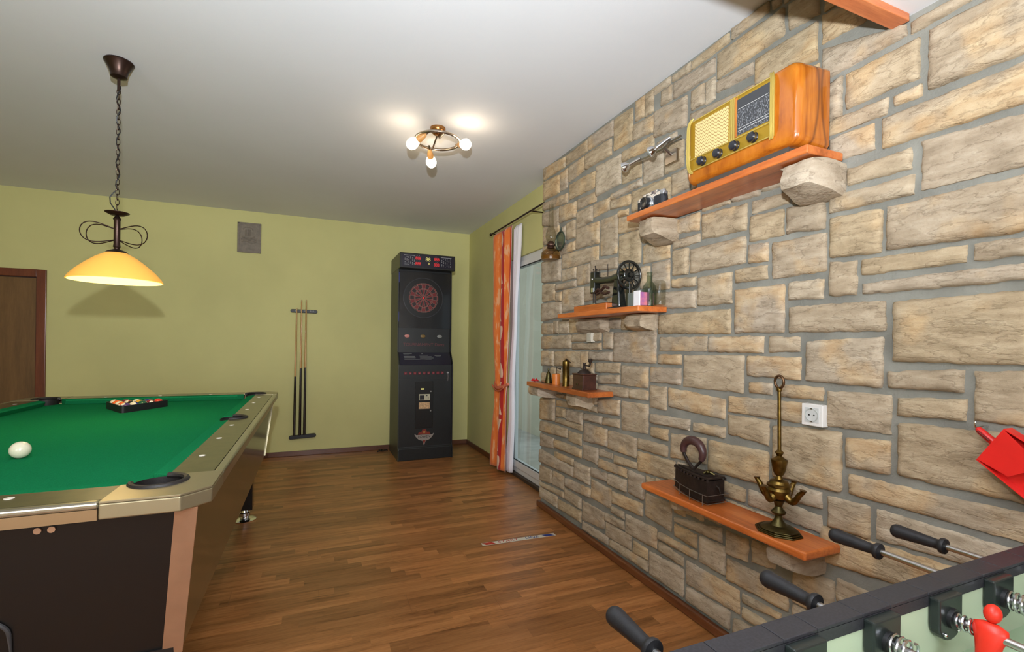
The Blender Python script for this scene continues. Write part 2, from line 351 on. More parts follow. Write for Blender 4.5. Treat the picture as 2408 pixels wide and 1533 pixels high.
# stone outlines on the wall, in millimetres: y left, z top, z bottom, y right, z top, z bottom
STONES = [(3570,2823,2720,3194,2787,2711),(3181,2788,2714,2870,2795,2708),(2859,2798,2712,2565,2797,2698),(2558,2795,2592,2365,2792,2585),(3570,2707,2551,3284,2680,2537),(3270,2684,2542,3153,2685,2539),
(3137,2692,2571,2913,2691,2588),(2901,2691,2588,2582,2688,2581),(3127,2549,2436,2771,2542,2425),(2755,2562,2358,2478,2544,2362),(2356,2676,2582,2173,2656,2562),(2463,2552,2492,2167,2545,2466),
(2461,2478,2352,2273,2438,2341),(2255,2441,2289,2089,2426,2279),(2076,2433,2286,1930,2427,2283),(2161,2669,2524,1912,2642,2485),(2582,2321,2286,2271,2327,2285),(3005,2403,2329,2755,2396,2327),
(3570,2527,2465,3149,2499,2422),(3269,2422,2297,3019,2399,2282),(3570,2448,2341,3286,2414,2263),(3007,2311,2186,2799,2310,2207),(2789,2314,2223,2593,2310,2227),(2581,2279,2224,2376,2269,2204),
(2358,2273,2148,2028,2260,2145),(2012,2266,2152,1886,2263,2160),(3158,2268,2139,3031,2270,2137),(3018,2193,2045,2710,2183,2036),(2694,2183,1941,2507,2179,1930),(2495,2192,2155,2393,2183,2145),
(2487,2146,2047,2277,2122,2035),(3253,2112,2042,3028,2110,2043),(3570,2326,2180,3282,2280,2142),(3570,2166,2051,3252,2120,2025),(2486,2032,1860,2271,2035,1830),(2248,1929,1823,2025,1909,1822),
(2000,1906,1861,1812,1910,1868),(1982,2015,1941,1813,2017,1923),(1795,1997,1876,1536,1985,1867),(1796,2047,2015,1628,2034,2004),(1616,2035,2011,1470,2035,1999),(1459,2032,2014,1341,2024,2007),
(1871,1840,1719,1540,1842,1721),(1999,1855,1721,1886,1852,1719),(1520,1798,1716,1425,1790,1713),(1509,1984,1928,1333,1979,1934),(1520,1922,1810,1356,1913,1806),(2023,2797,2767,1888,2802,2753),
(1879,2799,2757,1644,2805,2761),(1626,2810,2764,1438,2812,2770),(1420,2801,2765,1381,2801,2760),(2009,2751,2668,1727,2734,2662),(1708,2743,2621,1365,2739,2628),(1342,2738,2634,1219,2728,2619),
(1710,2611,2557,1511,2594,2543),(1500,2599,2488,1225,2598,2447),(1885,2534,2436,1504,2495,2444),(1205,2604,2499,1054,2591,2492),(1202,2480,2355,929,2398,2368),(1176,2327,2195,1130,2342,2193),
(1114,2332,2210,891,2336,2212),(1175,2192,2136,980,2189,2136),(961,2182,2149,884,2187,2150),(913,2400,2362,763,2405,2369),(866,2342,2157,641,2348,2153),(995,2124,2023,640,2127,2017),
(1173,2124,2037,1019,2121,2030),(882,2006,1848,638,1990,1849),(1105,1991,1933,910,1993,1928),(1169,1909,1849,903,1904,1843),(1340,1913,1811,1186,1907,1795),(1403,1785,1632,1180,1779,1638),
(1165,1830,1684,992,1821,1672),(977,1820,1678,636,1824,1670),(1055,1659,1605,767,1654,1604),(748,1656,1610,635,1655,1606),(1166,1666,1541,1072,1655,1537),(1050,1575,1538,635,1586,1538),
(1331,1610,1537,1189,1609,1536),(1327,1512,1409,978,1511,1409),(955,1504,1309,633,1511,1310),(1252,1374,1222,985,1387,1218),(967,1272,1221,771,1291,1224),(744,1285,1145,631,1297,1141),
(1359,1198,1149,1185,1200,1152),(1169,1189,1059,958,1197,1067),(939,1189,1133,764,1204,1141),(1390,1024,816,1115,1048,830),(1100,1029,924,959,1044,934),(936,1107,938,630,1124,938),
(1089,902,834,628,914,833),(1374,810,728,1184,806,748),(1160,801,692,1018,808,697),(997,807,706,650,809,729),(1190,684,549,769,704,602),(3224,2039,1930,2720,2019,1920),
(3570,2039,1862,3245,2012,1843),(3222,1922,1836,3008,1916,1834),(2996,1918,1775,2817,1914,1778),(2807,1929,1853,2505,1905,1836),(2805,1835,1773,2486,1820,1773),(3315,1818,1771,3010,1819,1776),
(3570,1849,1703,3338,1829,1702),(3318,1759,1684,3217,1758,1684),(3205,1765,1593,2900,1761,1614),(2886,1756,1651,2485,1753,1673),(3570,1690,1540,3223,1677,1558),(2270,1808,1681,2187,1803,1679),
(2170,1813,1662,2024,1816,1654),(2001,1702,1657,1833,1695,1650),(1817,1693,1548,1612,1690,1550),(2163,1644,1559,1831,1631,1540),(1592,1699,1639,1428,1696,1638),(1593,1607,1412,1348,1607,1410),
(3570,1522,1435,3360,1518,1433),(2658,1507,1458,2457,1512,1453),(3570,1413,1312,3069,1421,1322),(3051,1420,1370,2675,1433,1377),(3045,1358,1315,2673,1363,1317),(2651,1433,1324,2540,1435,1323),
(2528,1428,1245,2126,1433,1249),(2102,1519,1418,1616,1522,1409),(2096,1396,1321,1756,1397,1326),(1741,1394,1325,1444,1396,1324),(1414,1394,1328,1279,1391,1333),(3570,1294,1172,3345,1297,1179),
(3327,1293,1180,2941,1305,1187),(2926,1301,1177,2830,1303,1178),(2817,1300,1245,2544,1306,1248),(2734,1230,1165,2459,1238,1174),(2700,1146,1089,2461,1163,1109),(2443,1222,1103,2191,1231,1106),
(2103,1299,1250,1928,1305,1252),(2171,1229,1144,1930,1233,1147),(1910,1302,1140,1542,1312,1144),(1523,1307,1224,1275,1311,1221),(1508,1195,1151,1400,1197,1152),(2692,1083,1022,2369,1088,1033),
(2359,1089,1034,2189,1094,1035),(2172,1124,1001,2039,1126,1001),(2022,1125,1023,1640,1106,1010),(1622,1122,1052,1262,1135,1054),(3570,900,720,3316,920,745),(3283,962,937,3175,965,940),
(3159,962,937,3103,964,938),(3291,915,867,2797,926,891),(2783,928,893,2708,933,895),(2696,989,898,2457,1007,908),(3289,857,782,3144,859,794),(3127,862,782,2897,866,783),
(2873,869,821,2652,876,827),(2637,872,826,2455,888,834),(2434,1005,828,2186,1011,847),(2164,964,915,1864,976,921),(1834,967,924,1641,974,925),(1622,1038,949,1411,1041,936),
(2158,893,841,2023,899,839),(1997,882,755,1749,903,778),(1734,898,753,1411,909,768),(3287,774,737,2899,779,737),(3570,710,622,3107,719,648),(3091,706,633,2908,712,629),
(2874,802,672,2588,802,690),(2573,800,684,2289,803,685),(2272,806,745,2025,810,751),(2273,727,616,1966,741,636),(3570,604,499,3326,604,523),(3309,601,537,2906,605,545),
(2885,646,550,2694,655,550),(2682,661,610,2530,656,622),(2512,653,601,2287,659,623),(3306,506,462,3013,511,462),(3570,473,364,3011,452,385),(2996,500,385,2790,505,385),
(2687,593,531,2378,598,546),(2777,514,450,2582,517,464),(2574,523,449,2382,527,458),(2361,596,464,2216,596,457),(3570,339,212,3350,346,241),(3332,349,237,3151,350,247),
(3130,349,279,2780,360,297),(2771,433,305,2539,428,305),(2528,422,347,2223,433,362),(2200,507,376,1986,510,361),(3570,197,166,3156,228,186),(3570,155,72,3256,165,75),
(3136,266,188,2901,258,181),(3238,149,81,2899,170,87),(2886,251,115,2610,257,148),(2531,324,285,2399,328,287),(2601,260,207,2398,270,223),(1662,724,655,1525,723,662),
(1506,729,660,1184,717,654),(2879,104,50,2565,115,62),(2594,203,111,2328,210,127),(2382,323,213,2101,337,225),(2547,108,63,2172,127,65),(2307,194,121,2176,191,133),
(2084,328,288,1803,328,294),(2083,276,219,1896,262,217),(2157,189,62,1892,205,61),(1960,449,428,1650,504,436),(1959,416,353,1807,415,348),(1785,419,293,1630,426,292),
(1872,259,143,1549,262,160),(1871,129,61,1600,143,59),(1621,505,398,1508,504,408),(1486,513,416,1376,522,433),(1619,379,282,1315,387,292),(1530,261,217,1346,266,241),
(1529,202,153,1411,201,159),(1576,127,58,1371,157,80)]
FILL = [(-2025,195,65,-2295,195,65),(-1665,195,65,-2015,195,65),(-1445,255,65,-1655,255,65),(-1285,195,65,-1435,195,65),(-925,195,65,-1275,195,65),(-645,315,65,-915,315,65),
(-425,195,65,-635,195,65),(25,315,65,-415,315,65),(305,215,65,35,215,65),(465,195,65,315,195,65),(685,215,65,475,215,65),(965,195,65,695,195,65),
(1185,215,65,975,215,65),(1355,195,65,1195,195,65),(-1945,335,205,-2295,335,205),(-1665,455,205,-1935,455,205),(-1085,395,205,-1435,395,205),(-925,335,205,-1075,335,205),
(-425,335,205,-635,335,205),(465,335,205,315,335,205),(845,355,205,695,355,205),(965,395,205,855,395,205),(1295,335,205,1195,335,205),(245,375,225,35,375,225),
(625,355,225,475,355,225),(1125,375,225,975,375,225),(-1445,455,265,-1655,455,265),(-645,515,325,-915,515,325),(-65,455,325,-415,455,325),(25,455,325,-55,455,325),
(-2145,495,345,-2295,495,345),(-1945,475,345,-2135,475,345),(-925,475,345,-1075,475,345),(-425,475,345,-635,475,345),(405,475,345,255,475,345),(1295,495,345,1135,495,345),
(765,515,365,415,515,365),(845,495,365,775,495,365),(185,635,385,35,635,385),(1125,515,385,975,515,385),(-1165,655,405,-1435,655,405),(-1085,655,405,-1155,655,405),
(965,555,405,855,555,405),(-1665,595,465,-1935,595,465),(-1445,715,465,-1655,715,465),(-265,615,465,-415,615,465),(25,615,465,-255,615,465),(1965,625,475,1885,625,475),
(-1985,635,485,-2135,635,485),(-925,615,485,-1075,615,485),(-485,735,485,-635,735,485),(405,615,485,195,615,485),(1875,745,495,1765,745,495),(-2145,755,505,-2295,755,505),
(845,565,505,775,565,505),(1355,635,505,1205,635,505),(1755,635,515,1655,635,515),(-645,655,525,-915,655,525),(755,655,525,415,655,525),(1635,645,525,1475,645,525),
(2115,615,525,1975,615,525),(2195,605,525,2125,605,525),(1465,645,535,1365,645,535),(-1705,735,605,-1975,735,605),(-925,755,625,-1075,755,625),(-125,815,625,-475,815,625),
(25,815,625,-115,815,625),(405,875,625,195,875,625),(1945,745,635,1885,745,635),(-1985,835,645,-2135,835,645),(185,835,645,35,835,645),(1755,735,645,1675,735,645),
(-1225,795,665,-1435,795,665),(-1085,855,665,-1215,855,665),(-645,855,665,-915,855,665),(615,855,665,415,855,665),(755,705,665,625,705,665),(-1445,855,725,-1695,855,725),
(-1825,875,745,-1975,875,745),(-1705,935,745,-1815,935,745),(-485,935,745,-635,935,745),(-2145,895,765,-2295,895,765),(-925,895,765,-1075,895,765),(-1225,1055,805,-1435,1055,805),
(-35,955,825,-475,955,825),(-1985,975,845,-2135,975,845),(185,1095,845,-25,1095,845),(-1445,1055,865,-1695,1055,865),(-1085,995,865,-1215,995,865),(-645,1115,865,-915,1115,865),
(615,1115,865,415,1115,865),(-1825,1015,885,-1975,1015,885),(345,1015,885,195,1015,885),(-2145,1055,905,-2295,1055,905),(-925,1035,905,-1075,1035,905),(3555,1115,925,3395,1115,925),
(3085,1125,935,2895,1125,935),(3385,1065,935,3295,1065,935),(-1705,1135,945,-1815,1135,945),(-485,1075,945,-635,1075,945),(2885,1095,945,2715,1095,945),(-125,1095,965,-475,1095,965),
(-35,1115,965,-115,1115,965),(3285,1165,975,3215,1165,975),(-1985,1135,985,-2135,1135,985),(3205,1135,985,3095,1135,985),(-1085,1135,1005,-1215,1135,1005),(-1825,1275,1025,-1975,1275,1025),
(405,1215,1025,195,1215,1025),(-925,1295,1045,-1075,1295,1045),(1245,1135,1055,1185,1135,1055),(-2145,1315,1065,-2295,1315,1065),(-1425,1195,1065,-1695,1195,1065),(-1225,1195,1065,-1415,1195,1065),
(3385,1165,1075,3295,1165,1075),(-485,1215,1085,-635,1215,1085),(-125,1355,1105,-475,1355,1105),(125,1355,1105,-25,1355,1105),(2885,1145,1105,2715,1145,1105),(-705,1255,1125,-915,1255,1125),
(-35,1255,1125,-115,1255,1125),(615,1255,1125,415,1255,1125),(-1985,1395,1145,-2135,1395,1145),(-1705,1295,1145,-1815,1295,1145),(-1085,1275,1145,-1215,1275,1145),(2815,1225,1155,2755,1225,1155),
(-1545,1355,1205,-1695,1355,1205),(-1325,1395,1205,-1535,1395,1205),(-1225,1355,1205,-1315,1355,1205),(-485,1355,1225,-695,1355,1225),(405,1355,1225,135,1355,1225),(-705,1395,1265,-915,1395,1265),
(-35,1415,1265,-115,1415,1265),(615,1515,1265,415,1515,1265),(-1825,1415,1285,-1975,1415,1285),(-1085,1415,1285,-1215,1415,1285),(-1705,1495,1305,-1815,1495,1305),(-925,1495,1305,-1075,1495,1305),
(-2145,1515,1325,-2295,1515,1325),(-1545,1615,1365,-1695,1615,1365),(-1225,1555,1365,-1315,1555,1365),(-425,1495,1365,-695,1495,1365),(-125,1495,1365,-415,1495,1365),(245,1515,1365,-25,1515,1365),
(405,1495,1365,255,1495,1365),(-1985,1535,1405,-2135,1535,1405),(-1385,1535,1405,-1535,1535,1405),(-765,1555,1405,-915,1555,1405),(-1825,1555,1425,-1975,1555,1425),(-1085,1615,1425,-1215,1615,1425),
(-35,1555,1425,-115,1555,1425),(3095,1565,1435,2945,1565,1435),(3255,1525,1435,3105,1525,1435),(3345,1535,1435,3265,1535,1435),(2325,1545,1445,2115,1545,1445),(2445,1575,1445,2335,1575,1445),
(2885,1575,1445,2675,1575,1445),(-1705,1695,1505,-1815,1695,1505),(-925,1635,1505,-1075,1635,1505),(-545,1635,1505,-755,1635,1505),(-265,1695,1505,-535,1695,1505),(-125,1655,1505,-255,1655,1505),
(405,1635,1505,255,1635,1505),(-2145,1655,1525,-2295,1655,1525),(245,1715,1525,-25,1715,1525),(615,1655,1525,415,1655,1525),(2605,1655,1525,2455,1655,1525),(3205,1575,1535,3105,1575,1535),
(-1985,1695,1545,-2135,1695,1545),(-1325,1695,1545,-1535,1695,1545),(2325,1645,1555,2175,1645,1555),(-1825,1755,1565,-1975,1755,1565),(-1225,1715,1565,-1315,1715,1565),(-765,1695,1565,-915,1695,1565),
(-35,1755,1565,-115,1755,1565),(2445,1775,1585,2335,1775,1585),(2885,1625,1585,2615,1625,1585),(-1545,1775,1625,-1695,1775,1625),(-1085,1875,1625,-1215,1875,1625),(-925,1795,1645,-1075,1795,1645),
(-545,1775,1645,-755,1775,1645),(405,1895,1645,255,1895,1645),(-2145,1795,1665,-2295,1795,1665),(-125,1855,1665,-255,1855,1665),(565,1815,1665,415,1815,1665),(-1985,1955,1705,-2135,1955,1705),
(-1705,1855,1705,-1815,1855,1705),(-1385,1835,1705,-1535,1835,1705),(-765,1955,1705,-915,1955,1705),(-385,1955,1705,-535,1955,1705),(-265,1855,1705,-375,1855,1705),(-1225,1855,1725,-1375,1855,1725),
(185,1915,1725,-25,1915,1725),(-1825,2015,1765,-1975,2015,1765),(-35,1895,1765,-115,1895,1765),(-1545,1935,1785,-1695,1935,1785),(-545,1975,1785,-755,1975,1785),(2465,1825,1785,2315,1825,1785),
(-2145,1955,1805,-2295,1955,1805),(-925,1935,1805,-1075,1935,1805),(565,2075,1825,415,2075,1825),(-1385,2035,1845,-1535,2035,1845),(-1705,1995,1865,-1815,1995,1865),(-1225,2015,1865,-1375,2015,1865),
(-225,1995,1865,-375,1995,1865),(-125,2015,1865,-215,2015,1865),(-1085,2075,1885,-1215,2075,1885),(-35,2095,1905,-115,2095,1905),(405,2055,1905,195,2055,1905),(185,2055,1925,-25,2055,1925),
(1315,2015,1925,1125,2015,1925),(2075,2115,1925,1995,2115,1925),(2185,2125,1935,2085,2125,1935),(-1545,2075,1945,-1695,2075,1945),(-925,2195,1945,-1075,2195,1945),(2255,2135,1945,2195,2135,1945),
(-1985,2155,1965,-2295,2155,1965),(-765,2095,1965,-915,2095,1965),(-385,2095,1965,-535,2095,1965),(-545,2115,1985,-755,2115,1985),(-1705,2135,2005,-1815,2135,2005),(-225,2255,2005,-375,2255,2005),
(-1825,2155,2025,-1975,2155,2025),(-1225,2275,2025,-1375,2275,2025),(-125,2155,2025,-215,2155,2025),(1325,2125,2025,1185,2125,2025),(1985,2125,2035,1815,2125,2035),(-1385,2175,2045,-1535,2175,2045),
(1455,2235,2045,1335,2235,2045),(1755,2205,2055,1465,2205,2055),(185,2255,2065,-25,2255,2065),(405,2255,2065,195,2255,2065),(-1545,2335,2085,-1695,2335,2085),(-1085,2215,2085,-1215,2215,2085),
(625,2215,2085,415,2215,2085),(-765,2255,2105,-915,2255,2105),(-385,2345,2105,-535,2345,2105),(-35,2345,2105,-115,2345,2105),(-545,2315,2125,-755,2315,2125),(3235,2255,2125,3175,2255,2125),
(1325,2335,2135,1195,2335,2135),(1865,2325,2135,1765,2325,2135),(-1705,2275,2145,-1815,2275,2145),(-1855,2295,2165,-2295,2295,2165),(-125,2295,2165,-215,2295,2165),(-1385,2345,2185,-1535,2345,2185),
(-925,2335,2205,-1075,2335,2205),(1755,2405,2215,1465,2405,2215),(-1085,2345,2225,-1215,2345,2225),(625,2345,2225,415,2345,2225),(1455,2375,2245,1335,2375,2245),(-765,2345,2265,-915,2345,2265),
(-225,2345,2265,-375,2345,2265),(125,2345,2265,-25,2345,2265),(285,2345,2265,135,2345,2265),(405,2345,2265,295,2345,2265),(-1705,2345,2285,-1845,2345,2285),(-1225,2345,2285,-1375,2345,2285),
(-1945,2345,2305,-2295,2345,2305),(-1855,2345,2305,-1935,2345,2305),(-125,2345,2305,-215,2345,2305),(1915,2425,2335,1765,2425,2335),(1325,2435,2345,1215,2435,2345),(1455,2445,2385,1335,2445,2385),
(2135,2485,2445,1985,2485,2445),(1785,2645,2535,1725,2645,2535),(1875,2645,2545,1795,2645,2545),(1085,2805,2605,1005,2805,2605),(1195,2765,2615,1095,2765,2615),(2105,2755,2675,2025,2755,2675),
(2245,2805,2675,2175,2805,2675),(2335,2805,2685,2255,2805,2685),(1285,2805,2745,1205,2805,2745),(1365,2805,2755,1295,2805,2755),(2165,2805,2765,2035,2805,2765)]
# ---------------------------------------------------------------- room
XS, XG, YB, H = 1.765, 1.9214, 6.1186, 2.8154
XL, YF = -3.4, -2.4
YE = 3.552
fl = struct(MB().box((XL-0.1, YF-0.1, -0.12), (2.1, YB+0.1, -0.008)).build('floor', M_trimx))
pw, pl = 0.1995, 1.29
row = 0; y = -10 + 114*0.0665
while y < YB:
    x = XL - (row*0.43) % pl
    while x < 2.0:
        a, b_ = max(x, XL), min(x+pl, 2.02)
        if b_-a > 0.02:
            MB().box((a+0.0004, max(y, YF)+0.0004, -0.008), (b_-0.0004, min(y+pw, YB)-0.0004, 0.0)).build('plank', M_floor, fl)
        x += pl
    y += pw; row += 1
struct(MB().box((XL-0.1, 0.925, H), (2.1, YB+0.1, H+0.12)).build('ceiling', M_ceiling))
struct(MB().box((XL-0.1, YF-0.1, 2.425), (2.1, 0.925, H+0.12)).build('ceiling_low', M_ceiling))
struct(MB().box((XL, 0.915, 2.402), (1.752, 0.965, 2.46)).build('trim_1', M_beam, bevel=0.002))
struct(MB().box((XL-0.1, YB, 0), (-3.28, YB+0.1, H)).box((-2.45, YB, 0), (2.1, YB+0.1, H)).box((-3.28, YB, 2.015), (-2.45, YB+0.1, H)).build('wall_back', M_green))
struct(MB().box((XL-0.1, YF, 0), (XL, YB, H)).build('wall_left', M_green))
wf = MB()
for a, b_ in ((XL, -3.1), (-1.5, -0.6), (1.0, 2.05)): wf.box((a, YF-0.12, 0), (b_, YF, H))
for a, b_ in ((-3.1, -1.5), (-0.6, 1.0)): wf.box((a, YF-0.12, 0), (b_, YF, 0.75)).box((a, YF-0.12, 2.25), (b_, YF, H))
struct(wf.build('wall_front', M_green))
for i, (a, b_) in enumerate(((-3.1, -1.5), (-0.6, 1.0))):
    w = MB()
    for (p, q) in (((a,0.75),(b_,0.81)), ((a,2.19),(b_,2.25)), ((a,0.81),(a+0.06,2.19)), ((b_-0.06,0.81),(b_,2.19)), (((a+b_)/2-0.03,0.81),((a+b_)/2+0.03,2.19))):
        w.box((p[0], YF-0.09, p[1]), (q[0], YF-0.03, q[1]))
    o = struct(w.build('window_%d' % (i+2), M_white))
    MB().box((a+0.06, YF-0.065, 0.81), (b_-0.06, YF-0.06, 2.19)).build('pane', M_glass, o)
# green wall with the terrace door
DY0, DY1, DZ = 2.5, 4.70, 2.235
struct(MB().box((XG, DY1, 0), (XG+0.13, YB, H)).box((XG, YF, 0), (XG+0.13, DY0, H)).box((XG, DY0, DZ), (XG+0.13, DY1, H)).build('wall_alcove', M_green))
d = struct(MB().box((XG+0.02, DY0, 0.03), (XG+0.09, DY1, 0.085)).box((XG+0.02, DY0, DZ-0.05), (XG+0.09, DY1, DZ))
    .box((XG+0.02, DY1-0.05, 0.085), (XG+0.09, DY1, DZ-0.05)).box((XG+0.02, DY0, 0.085), (XG+0.09, DY0+0.05, DZ-0.05)).build('window_1', M_white, bevel=0.004))
sa = MB()
a0, a1, z0, z1 = 3.2, 4.65, 0.085, 2.185
sa.box((XG+0.005, a0, z0), (XG+0.075, a1, z0+0.062)).box((XG+0.005, a0, z1-0.045), (XG+0.075, a1, z1)).box((XG+0.005, a0, z0+0.062), (XG+0.075, a0+0.08, z1-0.045)).box((XG+0.005, a1-0.085, z0+0.062), (XG+0.075, a1, z1-0.045))
sa.build('sash', M_white, d, bevel=0.006)
gk = MB()
for p, q in (((a0+0.08, z0+0.062), (a1-0.085, z0+0.07)), ((a0+0.08, z1-0.053), (a1-0.085, z1-0.045)), ((a0+0.08, z0+0.07), (a0+0.088, z1-0.053)), ((a1-0.093, z0+0.07), (a1-0.085, z1-0.053))):
    gk.box((XG+0.022, p[0], p[1]), (XG+0.03, q[0], q[1]))
gk.build('gasket', M_black, d)
MB().box((XG+0.036, a0+0.08, z0+0.062), (XG+0.042, a1-0.085, z1-0.045)).build('pane', M_glass, d)
MB().box((XG-0.012, DY0, 0), (XG+0.1, DY1, 0.03)).build('threshold', mat('dark_threshold', (62,50,40), 0.5), d)
# door in the back wall
dr = struct(MB().box((-2.52, YB-0.018, 0), (-2.447, YB+0.03, 2.02)).box((-3.28, YB-0.018, 0), (-3.207, YB+0.03, 2.02)).box((-3.207, YB-0.018, 1.948), (-2.52, YB+0.03, 2.02)).build('door_1', M_doorf, bevel=0.004))
MB().box((-3.207, YB+0.005, 0.005), (-2.52, YB+0.04, 1.948)).build('door_leaf', M_doorw, dr)
MB().box((-2.528, YB-0.004, 0), (-2.52, YB+0.005, 1.948)).box((-3.2, YB-0.004, 1.938), (-2.528, YB+0.005, 1.948)).build('door_seal', mat('dark_seal', (48,20,14), 0.6), dr)
MB().cyl((-3.13, YB+0.005, 1.0), (-3.13, YB-0.045, 1.0), 0.01).cyl((-3.13, YB-0.04, 1.0), (-3.02, YB-0.04, 1.0), 0.009).build('door_handle', M_steel, dr, smooth=True)
# skirtings
struct(MB().box((-2.445, YB-0.016, 0), (XG, YB, 0.058)).build('baseboard_back', M_trimx, bevel=0.004))
struct(MB().box((XG-0.016, DY1+0.0, 0), (XG, YB-0.016, 0.058)).build('baseboard_alcove', M_trim, bevel=0.004))
struct(MB().box((XS-0.034, YF, 0), (XS-0.003, YE+0.02, 0.05)).build('baseboard_right', M_trim, bevel=0.012, seg=3))
# stone wall: mortar bed and single stones
wr = struct(MB().box((XS, YF, 0), (XG+0.001, YE, H)).build('wall_right', M_mortar))
def stone_mesh(mb, q, rng, depth=None, cell=0.017, big=1.0):
    yL, zt, zb, yR, zt2, zb2 = [v/1000 for v in q]
    G = 0.0035; yL += 0 if abs(yL-3.57) < 0.001 else G; yR -= G; zt += G; zt2 += G; zb -= G; zb2 -= G; edge_end = abs(yL-3.57) < 0.001
    w = yL-yR; h = ((zt-zb)+(zt2-zb2))/2
    nu = max(5, min(40, int(w/cell)+2)); nv = max(4, min(22, int(h/cell)+2))
    d0 = (0.010 + 0.012*rng.random()) if depth is None else depth
    tilt = (rng.random()-0.5)*0.012; tilt2 = (rng.random()-0.5)*0.010
    sd = Vector((rng.random()*50, rng.random()*50, rng.random()*50))
    cr = min(w, h)*(0.05+0.10*rng.random())
    us = [0, 0.0035/w, 0.011/w] + [0.011/w + (1-0.022/w)*i/(nu-1) for i in range(1, nu-1)] + [1-0.011/w, 1-0.0035/w, 1]
    vs = [0, 0.0035/h, 0.011/h] + [0.011/h + (1-0.022/h)*i/(nv-1) for i in range(1, nv-1)] + [1-0.011/h, 1-0.0035/h, 1]
    NU, NV = len(us), len(vs); V = []
    for j, v in enumerate(vs):
        for i, u in enumerate(us):
            y = yL + (yR-yL)*u
            a = zt + (zt2-zt)*u; b_ = zb + (zb2-zb)*u; z = b_ + (a-b_)*v
            P = Vector((0, y, z))
            ring = min(i, j, NU-1-i, NV-1-j)
            # rounded, ragged outline
            ey = min(u, 1-u)*w; ez = min(v, 1-v)*h
            if ey < cr and ez < cr:
                dx, dz = cr-ey, cr-ez; L_ = math.hypot(dx, dz)
                if L_ > cr*0.999 and L_ > 0:
                    k = cr/L_
                    y += (1-k)*dx*(-1 if u < 0.5 else 1)*0.75; z += (1-k)*dz*(1 if v < 0.5 else -1)*0.75
            fall = math.exp(-min(ey, ez)/0.02)
            n1 = noise.noise(P*28+sd); n2 = noise.noise(P*28+sd*1.7); n3 = noise.noise(P*75+sd); n4 = noise.noise(P*75+sd*2.1)
            y += fall*(n1*0.0048+n3*0.0034); z += fall*(n2*0.0048+n4*0.0034)
            if ring == 0: X = XS + 0.012 if not (edge_end and i == 0) else XG-0.01
            elif ring == 1: X = XS - d0*0.45
            else:
                Q = Vector((0, y*7, z*13))
                t = noise.noise(Q+sd)*0.8 + (1-abs(noise.noise(Q*2.1+sd))*2)*0.45 + noise.noise(Q*5.5+sd)*0.40 + noise.noise(Q*11+sd)*0.18
                st = math.floor(t*2.5)/2.5
                t = 0.6*t + 0.4*st
                e = 1-math.exp(-min(ey, ez)/0.022)
                X = XS - d0*(0.72+0.28*e) - e*(0.0085*big*t) - (tilt*(u-0.5)*2 + tilt2*(v-0.5)*2)*e - noise.noise(P*60+sd)*0.0018
                X = min(X, XS-0.004)
            V.append((X, y, z))
    F = [(j*NU+i, j*NU+i+1, (j+1)*NU+i+1, (j+1)*NU+i) for j in range(NV-1) for i in range(NU-1)]
    mb.add(V, F); return mb
rng = random.Random(11)
BIG = []
for q in STONES + FILL:
    vis = q[0] > 560
    BIG.append((0 if vis else 1, q))
rest = MB(); cnt = 0
for k, q in BIG:
    if k == 0 and cnt < 298:
        o = stone_mesh(MB(), q, rng).build('stone', M_stone, wr, smooth=True, ang=0.9); cnt += 1
        if q[0]-q[3] > 600: pass
    else: stone_mesh(rest, q, rng, cell=0.05)
rest.build('stone_field', M_stone, wr, smooth=True, kind='stuff')
# corbel stones carrying the shelves (built into the wall)
def corbel(y0, y1, z0, z1, x0, seed, taper=0.75, name='corbel_stone'):
    r = random.Random(seed); sd = Vector((seed*3.1, seed*1.7, seed))
    nx, nyy, nzz = 7, 11, 8
    bm = bmesh.new(); bmesh.ops.create_cube(bm, size=1.0)
    bmesh.ops.subdivide_edges(bm, edges=bm.edges[:], cuts=8, use_grid_fill=True)
    for v in bm.verts:
        u, s, t = v.co.x+0.5, v.co.y+0.5, v.co.z+0.5      # u=0 front, 1 wall
        k = 1-(1-taper)*(1-u)**1.6*(1 if t < 0.98 else 0.3)
        P = Vector((v.co.x, v.co.y, v.co.z))
        L_ = 1.0
        rr = (P.length/0.866)**3
        P *= (1-0.13*rr)
        s2 = 0.5+P.y*k; t2 = 1-(0.5-P.z)*(taper+(1-taper)*min(1, u*1.5)) if t < 0.9 else 0.5+P.z
        X = x0 + (XS+0.03-x0)*(0.5+P.x); Y = y0+(y1-y0)*s2; Z = z0+(z1-z0)*t2
        n = Vector((X*11, Y*11, Z*14))+sd
        a = 0.014*noise.noise(n) + 0.007*noise.noise(n*2.4)
        X += a; Y += 0.012*noise.noise(n+Vector((9,1,3))); Z = min(z1-0.0005, Z + (0.010*noise.noise(n+Vector((2,8,5))) if t < 0.85 else -abs(0.004*noise.noise(n))))
        v.co = (X, Y, Z)
    me = bpy.data.meshes.new(name); bm.to_mesh(me); bm.free(); me.materials.append(M_stone)
    me.shade_smooth(); me.set_sharp_from_angle(angle=0.5)
    o = bpy.data.objects.new(name, me); COL.objects.link(o); o.parent = wr; WO[o] = Vector((0,0,0))
    return o
corbel(1.105, 1.268, 1.893, 2.0222, 1.585, 3)
corbel(1.955, 2.112, 1.893, 2.0222, 1.60, 5)
corbel(2.115, 2.315, 1.430, 1.529, 1.665, 8)
corbel(2.56, 3.00, 1.425, 1.529, 1.715, 18)
corbel(2.75, 2.935, 0.905, 1.021, 1.63, 6)
corbel(3.27, 3.52, 0.92, 1.021, 1.60, 9)
corbel(1.165, 1.31, 0.505, 0.613, 1.60, 12)
corbel(1.79, 1.885, 0.530, 0.613, 1.64, 14)
